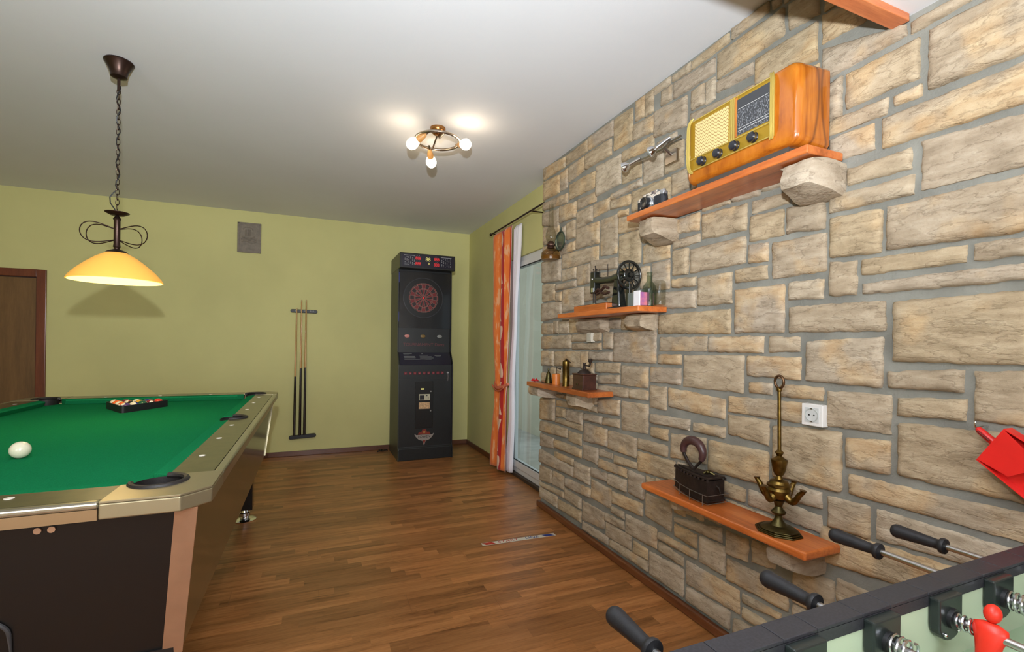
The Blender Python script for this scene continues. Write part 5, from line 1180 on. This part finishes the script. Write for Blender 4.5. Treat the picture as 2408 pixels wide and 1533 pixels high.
# ---------------------------------------------------------------- sewing machine
Z2 = 1.560
t = thing('sewing_machine', 'old black hand sewing machine with spoked wheel on a wooden base', 'sewing machine', (1.66, 2.45, Z2))
M_sew = mat('black_enamel', (22,25,24), 0.18, 0.0, coat=0.7); M_sewg = mat('dark_olive_enamel', (46,48,34), 0.25, coat=0.5)
MB().box((1.585, 2.36, Z2), (1.71, 2.735, Z2+0.040)).build('wooden_base', wood_mat('sewing_base_wood', (140,68,24), (174,90,34), (196,110,48), axis=1), t, bevel=0.004)
MB().box((1.60, 2.37, Z2+0.040), (1.70, 2.715, Z2+0.0445)).build('bed_plate', M_sew, t, bevel=0.002)
MB().box((1.59, 2.20, Z2), (1.71, 2.36, Z2+0.012)).build('foot_plate', M_sew, t, bevel=0.006)
MB().hexa([(1.625, 2.29, Z2+0.012), (1.685, 2.29, Z2+0.012), (1.685, 2.375, Z2+0.012), (1.625, 2.375, Z2+0.012)], [(1.635, 2.315, Z2+0.19), (1.675, 2.315, Z2+0.19), (1.675, 2.36, Z2+0.19), (1.635, 2.36, Z2+0.19)]).build('pillar', M_sew, t, bevel=0.012, seg=4)
MB().box((1.64, 2.215, Z2+0.012), (1.662, 2.245, Z2+0.14)).build('wheel_support', M_sew, t, bevel=0.004)
MB().tube([(1.655, 2.30, Z2+0.195), (1.655, 2.40, Z2+0.185), (1.655, 2.50, Z2+0.190), (1.655, 2.58, Z2+0.20)], [0.030, 0.024, 0.021, 0.026], 14).build('arm', M_sewg, t, smooth=True)
MB().box((1.632, 2.565, Z2+0.115), (1.68, 2.615, Z2+0.255)).build('head', M_sew, t, bevel=0.006)
MB().box((1.628, 2.575, Z2+0.125), (1.632, 2.595, Z2+0.15)).ball((1.632, 2.585, Z2+0.205), 0.008).build('face_fittings', M_chrome, t, smooth=True)
for yy, top in ((2.578, 0.115), (2.60, 0.115)): MB().cyl((1.65, yy, Z2+0.052), (1.65, yy, Z2+top), 0.004).build('needle_bar', M_iron, t, smooth=True)
MB().box((1.64, 2.57, Z2+0.048), (1.66, 2.61, Z2+0.055)).build('presser_foot', M_steel, t, bevel=0.002)
for yy, h_ in ((2.61, 0.275), (2.59, 0.29), (2.575, 0.27)): MB().cyl((1.655, yy, Z2+0.25), (1.655, yy, Z2+h_), 0.0025).ball((1.655, yy, Z2+h_), 0.005, 8, 6).build('top_pin', M_iron, t, smooth=True)
for yy, h_ in ((2.54, 0.27), (2.45, 0.285)): MB().cyl((1.655, yy, Z2+0.19), (1.655, yy, Z2+h_), 0.0022).build('spool_pin', M_iron, t, smooth=True)
wcx, wcy, wcz = 1.655, 2.255, Z2+0.19
def wheel(axis_y, r):
    w = MB()
    w.tube([(wcx+r*math.cos(2*PI*k/40), axis_y, wcz+r*math.sin(2*PI*k/40)) for k in range(40)], 0.009, 10, closed=True)
    w.tube([(wcx+r*0.42*math.cos(2*PI*k/24), axis_y, wcz+r*0.42*math.sin(2*PI*k/24)) for k in range(24)], 0.006, 8, closed=True)
    return w
wf_ = wheel(2.235, 0.077).build('wheel_rim', M_sew, t, smooth=True)
MB().lathe([(0.034, 0), (0.034, 0.008), (0.014, 0.012), (0.012, 0.03)], (wcx, 2.245, wcz), 24, axis=(0, -1, 0)).build('hub', M_sew, wf_, smooth=True, ang=0.5)
for k in range(12):
    a = 2*PI*k/12
    MB().cyl((wcx+0.03*math.cos(a), 2.236, wcz+0.03*math.sin(a)), (wcx+0.074*math.cos(a), 2.236, wcz+0.074*math.sin(a)), 0.004, n=6).build('spoke', M_sew, wf_, smooth=True)
MB().cyl((wcx, 2.24, wcz), (wcx, 2.31, wcz), 0.013).build('axle', M_sew, t, smooth=True)
MB().tube([(1.60, 2.36, Z2+0.125), (1.60, 2.40, Z2+0.14), (1.605, 2.44, Z2+0.12), (1.605, 2.48, Z2+0.13), (1.61, 2.51, Z2+0.115)], 0.009, 8).tube([(1.60, 2.35, Z2+0.10), (1.605, 2.40, Z2+0.095), (1.60, 2.45, Z2+0.11), (1.61, 2.50, Z2+0.10)], 0.007, 8).build('crank_gear', mat('brown_iron', (70,46,38), 0.5, 0.4), t, smooth=True)
# little storage box and tall glass bottle
t = thing('plastic_box', 'small clear plastic box with pink and purple label beside the sewing machine', 'box', (1.62, 2.12, Z2))
MB().box((1.60, 2.085, Z2), (1.655, 2.175, Z2+0.078)).build('case', mat('grey_clear_plastic', (120,128,124), 0.15, alpha=0.55), t, bevel=0.002)
MB().box((1.592, 2.060, Z2), (1.60, 2.110, Z2+0.082)).build('lid_edge', mat('white_plastic_edge', (226,224,230), 0.3), t, bevel=0.001)
MB().box((1.598, 2.056, Z2+0.004), (1.652, 2.060, Z2+0.074)).build('label', mat('pink_label', (150,96,150), 0.4, c2=(206,120,130), vs=45), t)
t = thing('glass_bottle', 'clear glass bottle standing at the right end of the sewing machine shelf', 'bottle', (1.67, 1.99+0.02, Z2))
MB().lathe([(0.030, 0), (0.037, 0.004), (0.038, 0.09), (0.034, 0.11), (0.015, 0.135), (0.012, 0.175), (0.015, 0.178), (0.015, 0.186)], (1.67, 2.075, Z2), 28).build('glass', M_glassg, t, smooth=True)
t = thing('glass_jar', 'stout clear glass jar with stopper right of the tall bottle', 'jar', (1.66, 1.99, Z2))
MB().lathe([(0.028, 0), (0.032, 0.004), (0.032, 0.115), (0.028, 0.125), (0.018, 0.13)], (1.66, 2.0+0.068, Z2), 28).build('glass', M_glassc, t, smooth=True)
for ch_ in t.children: ch_.location.y -= 0.085+0.0
# ---------------------------------------------------------------- things on the far small shelf
Z3 = 1.055
t = thing('coffee_grinder', 'dark wooden box coffee grinder with crank handle on the far small shelf', 'coffee grinder', (1.66, 2.70, Z3))
M_dkw = wood_mat('dark_walnut_box', (52,28,22), (70,38,30), (86,50,40), axis=1)
gy0, gy1 = 2.635, 2.76
MB().box((1.60, gy0, Z3+0.006), (1.70, gy1, Z3+0.098)).build('box', M_dkw, t, bevel=0.003)
MB().box((1.595, gy0-0.006, Z3), (1.705, gy1+0.006, Z3+0.008)).box((1.595, gy0-0.006, Z3+0.098), (1.705, gy1+0.006, Z3+0.106)).build('moulding', M_dkw, t, bevel=0.002)
MB().ball((1.597, 2.70, Z3+0.035), 0.007, 12, 8).build('drawer_knob', M_brassd, t, smooth=True)
gc = (1.65, 2.70)
MB().lathe([(0.045, 0.106), (0.042, 0.114), (0.024, 0.128), (0.010, 0.134), (0.008, 0.165), (0.011, 0.168), (0.010, 0.176)], (gc[0], gc[1], Z3), 24).build('hopper_dome', M_iron, t, smooth=True)
MB().tube([(gc[0], gc[1], Z3+0.16), (gc[0]-0.005, gc[1]-0.04, Z3+0.158), (gc[0]-0.008, gc[1]-0.08, Z3+0.157), (gc[0]-0.01, gc[1]-0.088, Z3+0.168)], 0.004, 8).build('crank', M_iron, t, smooth=True)
MB().lathe([(0.006, 0), (0.005, 0.012), (0.014, 0.024), (0.016, 0.03), (0.010, 0.038)], (gc[0]-0.01, gc[1]-0.088, Z3+0.163), 16).build('crank_knob', M_iron, t, smooth=True)
t = thing('brass_mill', 'tall cylindrical brass hand mill left of the box coffee grinder', 'pepper mill', (1.65, 2.95, Z3))
MB().lathe([(0.0265, 0), (0.0265, 0.004), (0.0245, 0.008), (0.0245, 0.135), (0.0255, 0.137), (0.0255, 0.17), (0.024, 0.176), (0.010, 0.184), (0.006, 0.19)], (1.65, 2.945, Z3), 28).build('body', M_brass, t, smooth=True, ang=0.5)
MB().cyl((1.65, 2.945, Z3+0.19), (1.65, 2.945, Z3+0.196), 0.005).tube([(1.65, 2.945, Z3+0.19), (1.648, 2.91, Z3+0.184), (1.648, 2.872, Z3+0.165)], 0.003, 6).build('crank', M_iron, t, smooth=True)
t = thing('wooden_pepper_mill', 'small orange wooden mill with thin crank left of the brass mill', 'pepper mill', (1.65, 3.12, Z3))
MB().lathe([(0.030, 0), (0.030, 0.07), (0.0285, 0.076), (0.020, 0.079)], (1.65, 3.09, Z3), 24).build('body', mat('orange_wood', (190,108,44), 0.4, var=0.15, vs=50, stretch=(1,1,0.2)), t, smooth=True, ang=0.5)
MB().tube([(1.65, 3.09, Z3+0.078), (1.65, 3.09, Z3+0.118), (1.648, 3.085, Z3+0.124), (1.646, 3.03, Z3+0.116)], 0.0028, 6).ball((1.646, 3.024, Z3+0.118), 0.007, 10, 6).build('crank', M_iron, t, smooth=True)
t = thing('small_bell', 'small dark brass hand bell left of the orange wooden mill', 'bell', (1.65, 3.23, Z3))
MB().lathe([(0.030, 0), (0.031, 0.004), (0.026, 0.02), (0.019, 0.05), (0.017, 0.068), (0.010, 0.082), (0.004, 0.09), (0.007, 0.10), (0.003, 0.112)], (1.65, 3.215, Z3), 24).build('body', M_brassd, t, smooth=True)
t = thing('red_bow', 'small crumpled red ribbon at the far end of the small shelf', 'ribbon', (1.60, 3.37, Z3))
rb = MB()
for k in range(5):
    a = k*1.25; rb.tube([(1.60+0.0*k, 3.355, Z3+0.006), (1.60+0.018*math.cos(a), 3.355+0.022*math.sin(a), Z3+0.022), (1.60+0.028*math.cos(a+0.6), 3.355+0.034*math.sin(a+0.6), Z3+0.012), (1.60, 3.355, Z3+0.007)], 0.005, 6)
rb.build('ribbon', mat('red_ribbon', (186,36,40), 0.5), t, smooth=True)
t = thing('penknife', 'thin silver penknife lying beside the red ribbon', 'knife', (1.62, 3.28, Z3))
MB().tube([(1.615, 3.325, Z3+0.005), (1.62, 3.275, Z3+0.006)], [0.004, 0.005], 8).build('handle', M_steel, t, smooth=True)
MB().box((1.617, 3.235, Z3+0.001), (1.622, 3.275, Z3+0.009)).build('blade', M_black, t)

# ---------------------------------------------------------------- flat iron in its wire stand
Z4 = 0.645
t = thing('charcoal_iron', 'rusty antique charcoal iron with dark curved handle on the lowest shelf', 'flat iron', (1.655, 1.71, Z4+0.03))
iy0, iy1 = 1.585, 1.845; ic = 1.655; hw = 0.052
def ironpoly(ins=0.0):
    pts = []
    L_ = iy1-iy0
    for k in range(21):
        s = k/20; w = (hw-ins)*min(1, (1-s)**0.55*1.12) if s > 0.35 else (hw-ins)
        w = (hw-ins)*(1-max(0, (s-0.15)/0.85)**2.0)
        pts.append((ic-w, iy0+ins+(L_-2*ins)*s))
    for k in range(20, -1, -1):
        s = k/20; w = (hw-ins)*(1-max(0, (s-0.15)/0.85)**2.0)
        if k < 20: pts.append((ic+w, iy0+ins+(L_-2*ins)*s))
    return pts
MB().prism(ironpoly(0.002), Z4+0.022, Z4+0.108).build('body', M_iron, t, smooth=True, ang=0.6)
MB().prism(ironpoly(-0.001), Z4+0.014, Z4+0.022).build('sole_plate', M_iron, t)
ld = MB().prism(ironpoly(0.0), Z4+0.114, Z4+0.122)
ld.prism(ironpoly(0.02), Z4+0.122, Z4+0.128)
ld = ld.build('lid', M_iron, t, bevel=0.001)
sc = MB()
pp = ironpoly(0.0)
for k in range(0, len(pp), 2): sc.cyl((pp[k][0], pp[k][1], Z4+0.106), (pp[k][0], pp[k][1], Z4+0.116), 0.0055, n=8)
sc.build('scalloped_vent', M_iron, t)
MB().tube([(ic, 1.72, Z4+0.126), (ic, 1.755, Z4+0.15), (ic, 1.785, Z4+0.185), (ic, 1.79, Z4+0.21)], 0.008, 8).tube([(ic, 1.72, Z4+0.126), (ic, 1.70, Z4+0.15), (ic, 1.675, Z4+0.175)], 0.007, 8).build('handle_bracket', M_iron, t, smooth=True)
hp = []
for k in range(15):
    a = math.radians(-32+228*k/14); hp.append((ic, 1.728+0.062*math.cos(PI-a)*-1*-1, Z4+0.208+0.052*math.sin(a)))
MB().tube(hp, [0.014+0.007*math.sin(PI*k/14) for k in range(15)], 16).build('handle', mat('brown_painted_wood', (70,46,46), 0.35, coat=0.2), t, smooth=True)
MB().tube([(ic-0.02, 1.64, Z4+0.13), (ic-0.01, 1.63, Z4+0.14), (ic, 1.618, Z4+0.136), (ic+0.01, 1.606, Z4+0.128)], 0.006, 8).ball((ic-0.01, 1.625, Z4+0.138), 0.009).build('latch', M_brassd, t, smooth=True)
MB().tube([(ic+0.0, 1.585, Z4+0.085), (ic, 1.568, Z4+0.078), (ic, 1.562, Z4+0.062), (ic, 1.575, Z4+0.05)], 0.0035, 8).build('damper_ring', M_iron, t, smooth=True)
t = thing('wire_trivet', 'thin wire stand holding the antique iron', 'iron stand', (1.655, 1.71, Z4))
wire = mat('zinc_wire', (150,148,146), 0.3, 0.8)
w_ = MB()
for z in (Z4+0.012, Z4+0.048):
    q = ironpoly(-0.010); w_.tube([(p[0], p[1], z) for p in q], 0.0017, 6, closed=True)
w_.build('rails', wire, t, smooth=True)
q = ironpoly(-0.010)
for k in (2, 8, 14, 27, 33, 38): MB().cyl((q[k][0], q[k][1], Z4), (q[k][0], q[k][1], Z4+0.05), 0.0017, n=6).build('post', wire, t, smooth=True)
cb6 = MB()
for yy in (1.62, 1.68, 1.74): cb6.cyl((ic-0.045, yy, Z4+0.012), (ic+0.045, yy, Z4+0.012), 0.0015, n=6)
cb6.build('cross_wire', wire, t)

# ---------------------------------------------------------------- brass oil lamp stand
lx, ly = 1.645, 1.272
t = thing('brass_lamp_stand', 'tall antique brass oil lamp stand with ring top and two spouts on the lowest shelf', 'oil lamp', (lx, ly, Z4))
Zb = Z4
octo = lambda r: [(lx+r*0.82*math.cos(PI/8+PI/4*k), ly+r*math.sin(PI/8+PI/4*k)) for k in range(8)]
b8 = MB().prism(octo(0.088), Zb, Zb+0.006).prism(octo(0.082), Zb+0.006, Zb+0.011).prism(octo(0.074), Zb+0.011, Zb+0.016)
b8 = b8.build('base', M_brassd, t, bevel=0.0015)
MB().lathe([(0.062, 0.015), (0.055, 0.020), (0.030, 0.028), (0.016, 0.045), (0.012, 0.058), (0.012, 0.064), (0.024, 0.072), (0.026, 0.078), (0.016, 0.088), (0.012, 0.098), (0.017, 0.112), (0.021, 0.122)], (lx, ly, Zb), 32).build('foot', M_brassd, t, smooth=True, ang=0.5)
bw = MB().lathe([(0.014, 0.120), (0.032, 0.132), (0.040, 0.150), (0.041, 0.162), (0.036, 0.172), (0.042, 0.176), (0.042, 0.182), (0.035, 0.186), (0.030, 0.196), (0.014, 0.202), (0.010, 0.214), (0.014, 0.219)], (lx, ly, Zb), 32).build('oil_bowl', M_brass, t, smooth=True, ang=0.5)
for az in (90, 270, 0, 180):
    a = math.radians(az); pts = []; rs = []
    for k in range(11):
        s = k/10; r_ = 0.030+0.066*s; z = Zb+0.146 - 0.016*math.sin(PI*min(1, s*1.25)) + 0.034*max(0, s-0.45)**1.2*1.9
        pts.append((lx+r_*math.cos(a)*0.85, ly+r_*math.sin(a), z)); rs.append(0.015-0.0065*s)
    pts.append((pts[-1][0]+0.001*math.cos(a), pts[-1][1]+0.001*math.sin(a), pts[-1][2]+0.008)); rs.append(0.012)
    MB().tube(pts, rs, 12).build('spout', M_brass, t, smooth=True)
MB().lathe([(0.010, 0.214), (0.016, 0.219), (0.023, 0.238), (0.027, 0.262), (0.029, 0.270), (0.029, 0.276), (0.020, 0.281), (0.009, 0.290), (0.013, 0.298), (0.016, 0.303), (0.011, 0.309), (0.006, 0.313)], (lx, ly, Zb), 28).build('vase', M_brass, t, smooth=True, ang=0.5)
MB().cyl((lx, ly, Zb+0.31), (lx, ly+0.004, Zb+0.545), 0.0068, 0.0062, 14).build('rod', M_brass, t, smooth=True)
MB().lathe([(0.008, 0.535), (0.010, 0.545), (0.008, 0.552)], (lx, ly+0.004, Zb), 14).build('collar', M_brass, t, smooth=True)
for dx in (-0.0035, 0.004):
    MB().tube([(lx+dx, ly+0.004+0.0185*math.cos(2*PI*k/24)+(0.003 if dx > 0 else -0.003), Zb+0.572+0.0235*math.sin(2*PI*k/24)) for k in range(24)], 0.0048, 8, closed=True).build('ring', mat('bronze_ring', (96,70,48), 0.35, 0.8) if 'bronze_ring' not in bpy.data.materials else bpy.data.materials['bronze_ring'], t, smooth=True)

# ---------------------------------------------------------------- socket, switch, dustpan
t = thing('wall_socket', 'white square power socket on the stone wall beside the brass lamp', 'socket', (1.74, 1.207, 1.096))
sx_ = 1.732
MB().box((sx_, 1.166, 1.055), (XS, 1.248, 1.137)).build('frame', mat('socket_white', (222,220,218), 0.35), t, bevel=0.003)
MB().box((sx_-0.0015, 1.179, 1.068), (sx_+0.001, 1.235, 1.124)).build('insert', mat('socket_insert', (198,200,200), 0.35), t, bevel=0.001)
MB().lathe([(0.0255, 0), (0.0255, 0.002), (0.0225, 0.002), (0.021, -0.004), (0.002, -0.004)], (sx_-0.0012, 1.207, 1.096), 32, axis=(-1, 0, 0), close=False).build('socket_well', mat('socket_well', (176,180,178), 0.4), t, smooth=True, ang=0.5)
for dy in (-0.0095, 0.0095): MB().cyl((sx_-0.0022, 1.207+dy, 1.096), (sx_+0.002, 1.207+dy, 1.096), 0.003, n=10).build('pin_hole', M_black, t)
for dz in (-0.024, 0.024): MB().box((sx_-0.004, 1.203, 1.096+dz-0.002), (sx_+0.001, 1.211, 1.096+dz+0.002)).build('earth_clip', M_steel, t)
t = thing('light_switch', 'small pale switch plate on the stone wall below the sewing machine shelf', 'switch', (1.745, 2.782, 1.40))
MB().box((1.733, 2.752, 1.368), (XS, 2.812, 1.432)).build('frame', mat('aged_white', (196,190,176), 0.4), t, bevel=0.003)
MB().box((1.729, 2.762, 1.378), (1.734, 2.802, 1.422)).build('rocker', mat('aged_white_rocker', (186,180,166), 0.35), t, bevel=0.002)
t = thing('dustpan', 'bright red plastic dustpan hanging from a nail on the stone wall', 'dustpan', (1.725, 0.66, 1.08))
M_rp = mat('red_plastic', (206,34,30), 0.35, var=0.04, vs=20)
O_ = Vector((1.715, 0.6745, 1.0965)); ax = Vector((0, -0.78, -0.63)).normalized()       # along the pan, away from the handle
sd_ = Vector((0, 0.51, -0.86)).normalized(); nn = Vector((-1, 0, 0))
F_ = lambda a, s, n: O_ + ax*a + sd_*s + nn*n
hd_ = MB().tube([F_(-0.052, -0.002, 0.006), F_(-0.045, -0.001, 0.008), F_(-0.02, 0, 0.010), F_(0.012, 0, 0.012)], [0.007, 0.0095, 0.010, 0.011], 12).build('handle', M_rp, t, smooth=True)
MB().tube([F_(-0.046, 0, 0.018), F_(-0.03, 0, 0.0205), F_(-0.012, 0, 0.0215)], 0.003, 8).build('handle_slot', mat('dark_red_slot', (110,18,18), 0.5), hd_)
pan = MB(); wdt = 0.052; L2 = 0.21
def strip(pts, th=0.003):
    lo = [Vector(p) for p in pts]; hi = [p + nn*th for p in lo]; pan.hexa(lo, hi)
strip([F_(0, -wdt, 0.002), F_(0, wdt, 0.002), F_(L2, wdt*1.25, 0.002), F_(L2, -wdt*1.25, 0.002)])
pan.hexa([F_(0, -wdt, 0.0), F_(0, wdt, 0.0), F_(0.004, wdt, 0.0), F_(0.004, -wdt, 0.0)], [F_(0, -wdt, 0.042), F_(0, wdt, 0.042), F_(0.004, wdt, 0.042), F_(0.004, -wdt, 0.042)])
for s in (-1, 1):
    pan.hexa([F_(0, s*wdt, 0), F_(L2, s*wdt*1.25, 0), F_(L2, s*(wdt*1.25+0.003), 0), F_(0, s*(wdt+0.003), 0)], [F_(0, s*wdt, 0.042), F_(L2, s*wdt*1.25, 0.012), F_(L2, s*(wdt*1.25+0.003), 0.012), F_(0, s*(wdt+0.003), 0.042)])
pan.hexa([F_(0.0, -wdt, 0.040), F_(0.0, wdt, 0.040), F_(0.07, wdt*0.75, 0.034), F_(0.09, 0, 0.032), F_(0.07, -wdt*0.75, 0.034)], [F_(0.0, -wdt, 0.043), F_(0.0, wdt, 0.043), F_(0.07, wdt*0.75, 0.037), F_(0.09, 0, 0.035), F_(0.07, -wdt*0.75, 0.037)])
pan.build('pan', M_rp, t, bevel=0.001)
t = thing('nail_hook', 'shiny nail in the stone wall carrying the red dustpan', 'nail', (1.74, 0.716, 1.135))
MB().tube([(XS, 0.716, 1.134), (1.70, 0.716, 1.134), (1.696, 0.716, 1.142), (1.697, 0.716, 1.15)], 0.0022, 8).build('nail', M_chrome, t, smooth=True)

# ---------------------------------------------------------------- start line sticker on the floor
t = thing('start_line_sticker', 'narrow white sticker reading START LINE in red and blue on the wood floor', 'sticker', (1.326, 2.993, 0))
SA = math.atan2(-0.022, 0.54)
SM = Matrix.Translation((1.326, 2.991, 0.0011)) @ Matrix.Rotation(SA, 4, 'Z')
MB().box((-0.27, -0.021, -0.0008), (0.27, 0.021, 0), M=SM).build('backing', mat('sticker_white', (206,200,184), 0.4), t)
M_sr = mat('sticker_red', (176,38,26), 0.4); M_sb = mat('sticker_blue', (32,52,130), 0.4)
def sbl(a, b_, m_, nm):
    MB().hexa([SM @ Vector(p) for p in ((a+0.01, -0.017, 0), (b_+0.01, -0.017, 0), (b_-0.012, 0.017, 0), (a-0.012, 0.017, 0))], [SM @ Vector(p) for p in ((a+0.01, -0.017, 0.0003), (b_+0.01, -0.017, 0.0003), (b_-0.012, 0.017, 0.0003), (a-0.012, 0.017, 0.0003))]).build(nm, m_, t)
sbl(-0.254, -0.185, M_sr, 'red_block'); sbl(0.185, 0.25, M_sb, 'blue_block')
text('START', 0.044, SM @ Matrix.Translation((-0.083, 0.001, 0.0)), M_sr, t, ext=0.0004, shear=0.15, sx=1.15)
text('LINE', 0.044, SM @ Matrix.Translation((0.092, 0.001, 0.0)), M_sb, t, ext=0.0004, shear=0.15, sx=1.15)

# ---------------------------------------------------------------- table football
FX0, FX1, FYo, FYi, FZ = -0.02, 1.545, 0.515, 0.474, 0.93
FYb = -0.27; ZROD = 0.887
t = thing('foosball_table', 'black framed table football game in the near right foreground', 'football table', (0.76, 0.12, 0))
M_tile = mat('black_speckled_rail', (40,40,45), 0.5, var=0.25, vs=260, coat=0.1)
M_fside = mat('football_table_side', (28,28,30), 0.4); M_inw = mat('pale_green_inside', (176,190,164), 0.35)
M_pitch = mat('pale_pitch', (150,172,142), 0.3, coat=0.4); M_plate = mat('dark_bearing_plate', (30,36,35), 0.3, coat=0.15)
RODS = [0.125, 0.303, 0.480, 0.664, 0.842, 1.020, 1.195, 1.372]; pwid = 0.036
cuts = [FX0] + [v for x in RODS for v in (x-pwid, x+pwid)] + [FX1]
for k in range(len(cuts)-1):
    MB().box((cuts[k]+0.0006, FYi, FZ-0.006), (cuts[k+1]-0.0006, FYo, FZ)).build('rail_tile', M_tile, t, bevel=0.0012)
    MB().box((cuts[k]+0.0006, FYi-0.0, FZ-0.024), (cuts[k+1]-0.0006, FYi+0.006, FZ-0.0062)).build('rail_lip', M_tile, t)
MB().box((FX0, FYi+0.0062, 0.66), (FX1, FYo, FZ-0.0062)).build('long_side', M_fside, t)
MB().box((FX0, FYb, 0.66), (FX1, FYb+0.041, FZ-0.006)).build('long_side', M_fside, t)
for a in (FX0, FX1-0.041): MB().box((a, FYb+0.0412, 0.66), (a+0.041, FYi+0.006, FZ-0.006)).build('end_side', M_fside, t)
for k in range(len(cuts)-1): MB().box((cuts[k]+0.0006, FYb, FZ-0.006), (cuts[k+1]-0.0006, FYb+0.041, FZ)).build('rail_tile', M_tile, t, bevel=0.0012)
for a in (FX0, FX1-0.041): MB().box((a, FYb+0.0415, FZ-0.006), (a+0.041, FYi-0.0005, FZ)).build('rail_tile', M_tile, t, bevel=0.0012)
MB().box((FX0+0.0415, FYb+0.0415, 0.785), (FX1-0.0415, FYi+0.0055, 0.80)).build('pitch', M_pitch, t)
MB().box((FX0+0.0415, FYi+0.002, 0.80), (FX1-0.0415, FYi+0.006, FZ-0.0245)).build('inner_wall', M_inw, t)
MB().box((FX0+0.0415, FYb+0.0415, 0.80), (FX1-0.0415, FYb+0.046, FZ-0.01)).build('inner_wall', M_inw, t)
M_line = mat('pitch_line', (96,110,96), 0.4)
MB().tube([(1.40+0.22*math.cos(math.radians(q)), 0.10+0.27*math.sin(math.radians(q)), 0.8004) for q in range(95, 266, 6)], 0.0016, 4).build('pitch_line', M_line, t)
for X in (FX0+0.07, FX1-0.07):
    for Y in (FYb+0.06, FYo-0.07): MB().box((X-0.04, Y-0.04, 0), (X+0.04, Y+0.04, 0.66)).build('leg', M_fside, t, bevel=0.004)
M_spring = mat('spring_steel', (196,196,200), 0.2, 1.0); M_man = mat('red_player', (206,42,24), 0.4); M_manw = mat('blue_player', (52,48,110), 0.4)
ours = {7: 0.629, 6: 0.668, 4: 0.572, 2: 0.575}
def player(Y, X, m_, par, rotx=0.0):
    b = MB()
    # torso turned on the rod, head above, tapered legs down to a foot
    tor = []
    for z, wy, wx_ in ((-0.052, 0.013, 0.010), (-0.030, 0.015, 0.012), (-0.014, 0.0175, 0.013), (0.004, 0.023, 0.0145), (0.014, 0.0215, 0.012), (0.0185, 0.010, 0.008)):
        tor.append([(X+wx_*math.cos(a), Y+wy*math.sin(a), ZROD+z) for a in [2*PI*k/18 for k in range(18)]])
    vs = [p for l in tor for p in l]; n9 = 18; fs = []
    for j in range(len(tor)-1):
        for k in range(n9): fs.append((j*n9+k, j*n9+(k+1) % n9, (j+1)*n9+(k+1) % n9, (j+1)*n9+k))
    fs += [tuple(range(n9))[::-1], tuple((len(tor)-1)*n9+k for k in range(n9))]
    b.add(vs, fs)
    b.ball((X, Y, ZROD+0.033), 0.0125, 18, 12, S=(1, 0.92, 1.2))
    b.hexa([(X-0.012, Y-0.011, ZROD-0.078), (X+0.012, Y-0.011, ZROD-0.078), (X+0.012, Y+0.011, ZROD-0.078), (X-0.012, Y+0.011, ZROD-0.078)], [(X-0.008, Y-0.012, ZROD-0.050), (X+0.008, Y-0.012, ZROD-0.050), (X+0.008, Y+0.012, ZROD-0.050), (X-0.008, Y+0.012, ZROD-0.050)])
    if rotx: b.xf(Matrix.Translation((X, Y, ZROD)) @ Matrix.Rotation(rotx, 4, 'Y') @ Matrix.Translation((-X, -Y, -ZROD)))
    return b.build('player', m_, par, smooth=True, ang=1.2)
hands = [1, 2, 5, 3, 3, 5, 2, 3]
for i, X in enumerate(RODS):
    own = i in ours
    ye = ours.get(i, 0.530)
    # U-shaped bearing plate on the inside
    poly = []
    for k in range(13): a = PI + PI*k/12; poly.append((X+(pwid-0.001)*math.cos(a), FZ-0.052+(0.030)*math.sin(a)))
    poly += [(X+pwid-0.001, FZ-0.007), (X-pwid+0.001, FZ-0.007)]
    M2 = Matrix(((1,0,0,0),(0,0,1,0),(0,1,0,0),(0,0,0,1)))
    bp_ = MB().prism(poly, FYi-0.016, FYi+0.001, M=M2).build('bearing_plate', M_plate, t, bevel=0.003)
    MB().cyl((X, FYi-0.016, ZROD), (X, FYi-0.022, ZROD), 0.017, n=20).build('bearing_nut', M_black, bp_, smooth=True)
    for sx in (-1, 1): MB().ball((X+sx*0.02, FYi-0.017, FZ-0.068), 0.0035, 8, 6).build('screw', M_chrome, bp_, smooth=True)
    rd = MB().cyl((X, FYb-0.02 if own else FYb-0.16, ZROD), (X, ye, ZROD), 0.0068, n=14).build('rod', M_steel, t, smooth=True)
    sp_ = MB(); pts = []
    rsp = 0.016 if i != 5 else 0.011
    n0 = 60
    for k in range(n0+1):
        q = k/n0; pts.append((X+rsp*math.cos(q*2*PI*3.2), FYi-0.022-0.028*q, ZROD+rsp*math.sin(q*2*PI*3.2)))
    sp_.tube(pts, 0.0024, 6).build('spring', M_spring, rd, smooth=True)
    if own:
        L_ = 0.112
        prof = [(0.006, -0.003), (0.0175, 0.0), (0.0185, 0.004), (0.0175, 0.009), (0.0125, 0.0125)]
        for k in range(1, 20):
            s = k/20; base = 0.0115+0.0055*s**1.1 + (0.0003 if (k % 2 and s > 0.42) else -0.0006 if s > 0.42 else 0)
            prof.append((base, 0.0125+(L_-0.012-0.0125)*s))
        prof += [(0.0165, L_-0.012), (0.0158, L_-0.007), (0.0125, L_-0.002), (0.005, L_)]
        MB().lathe(prof, (X, ye, ZROD), 28, axis=(0, 1, 0)).build('handle', M_rubber, rd, smooth=True, ang=0.8)
    else:
        MB().lathe([(0.011, -0.006), (0.012, 0.0), (0.008, 0.006)], (X, ye, ZROD), 16, axis=(0, 1, 0)).build('end_cap', M_black, rd, smooth=True)
    if i == 5: ys = [0.408, 0.228, 0.05]
    elif i == 7: ys = [0.28, 0.10, -0.08]
    else: ys = [0.10+0.12*(k-(hands[i]-1)/2) for k in range(hands[i])]
    for yy in ys: player(yy, X, M_man if not own else M_manw, rd, 0.25 if i == 5 else 0.0)

# ---------------------------------------------------------------- done
for o in list(bpy.data.objects):
    if o.type == 'MESH' and o.name.startswith('stone') : pass
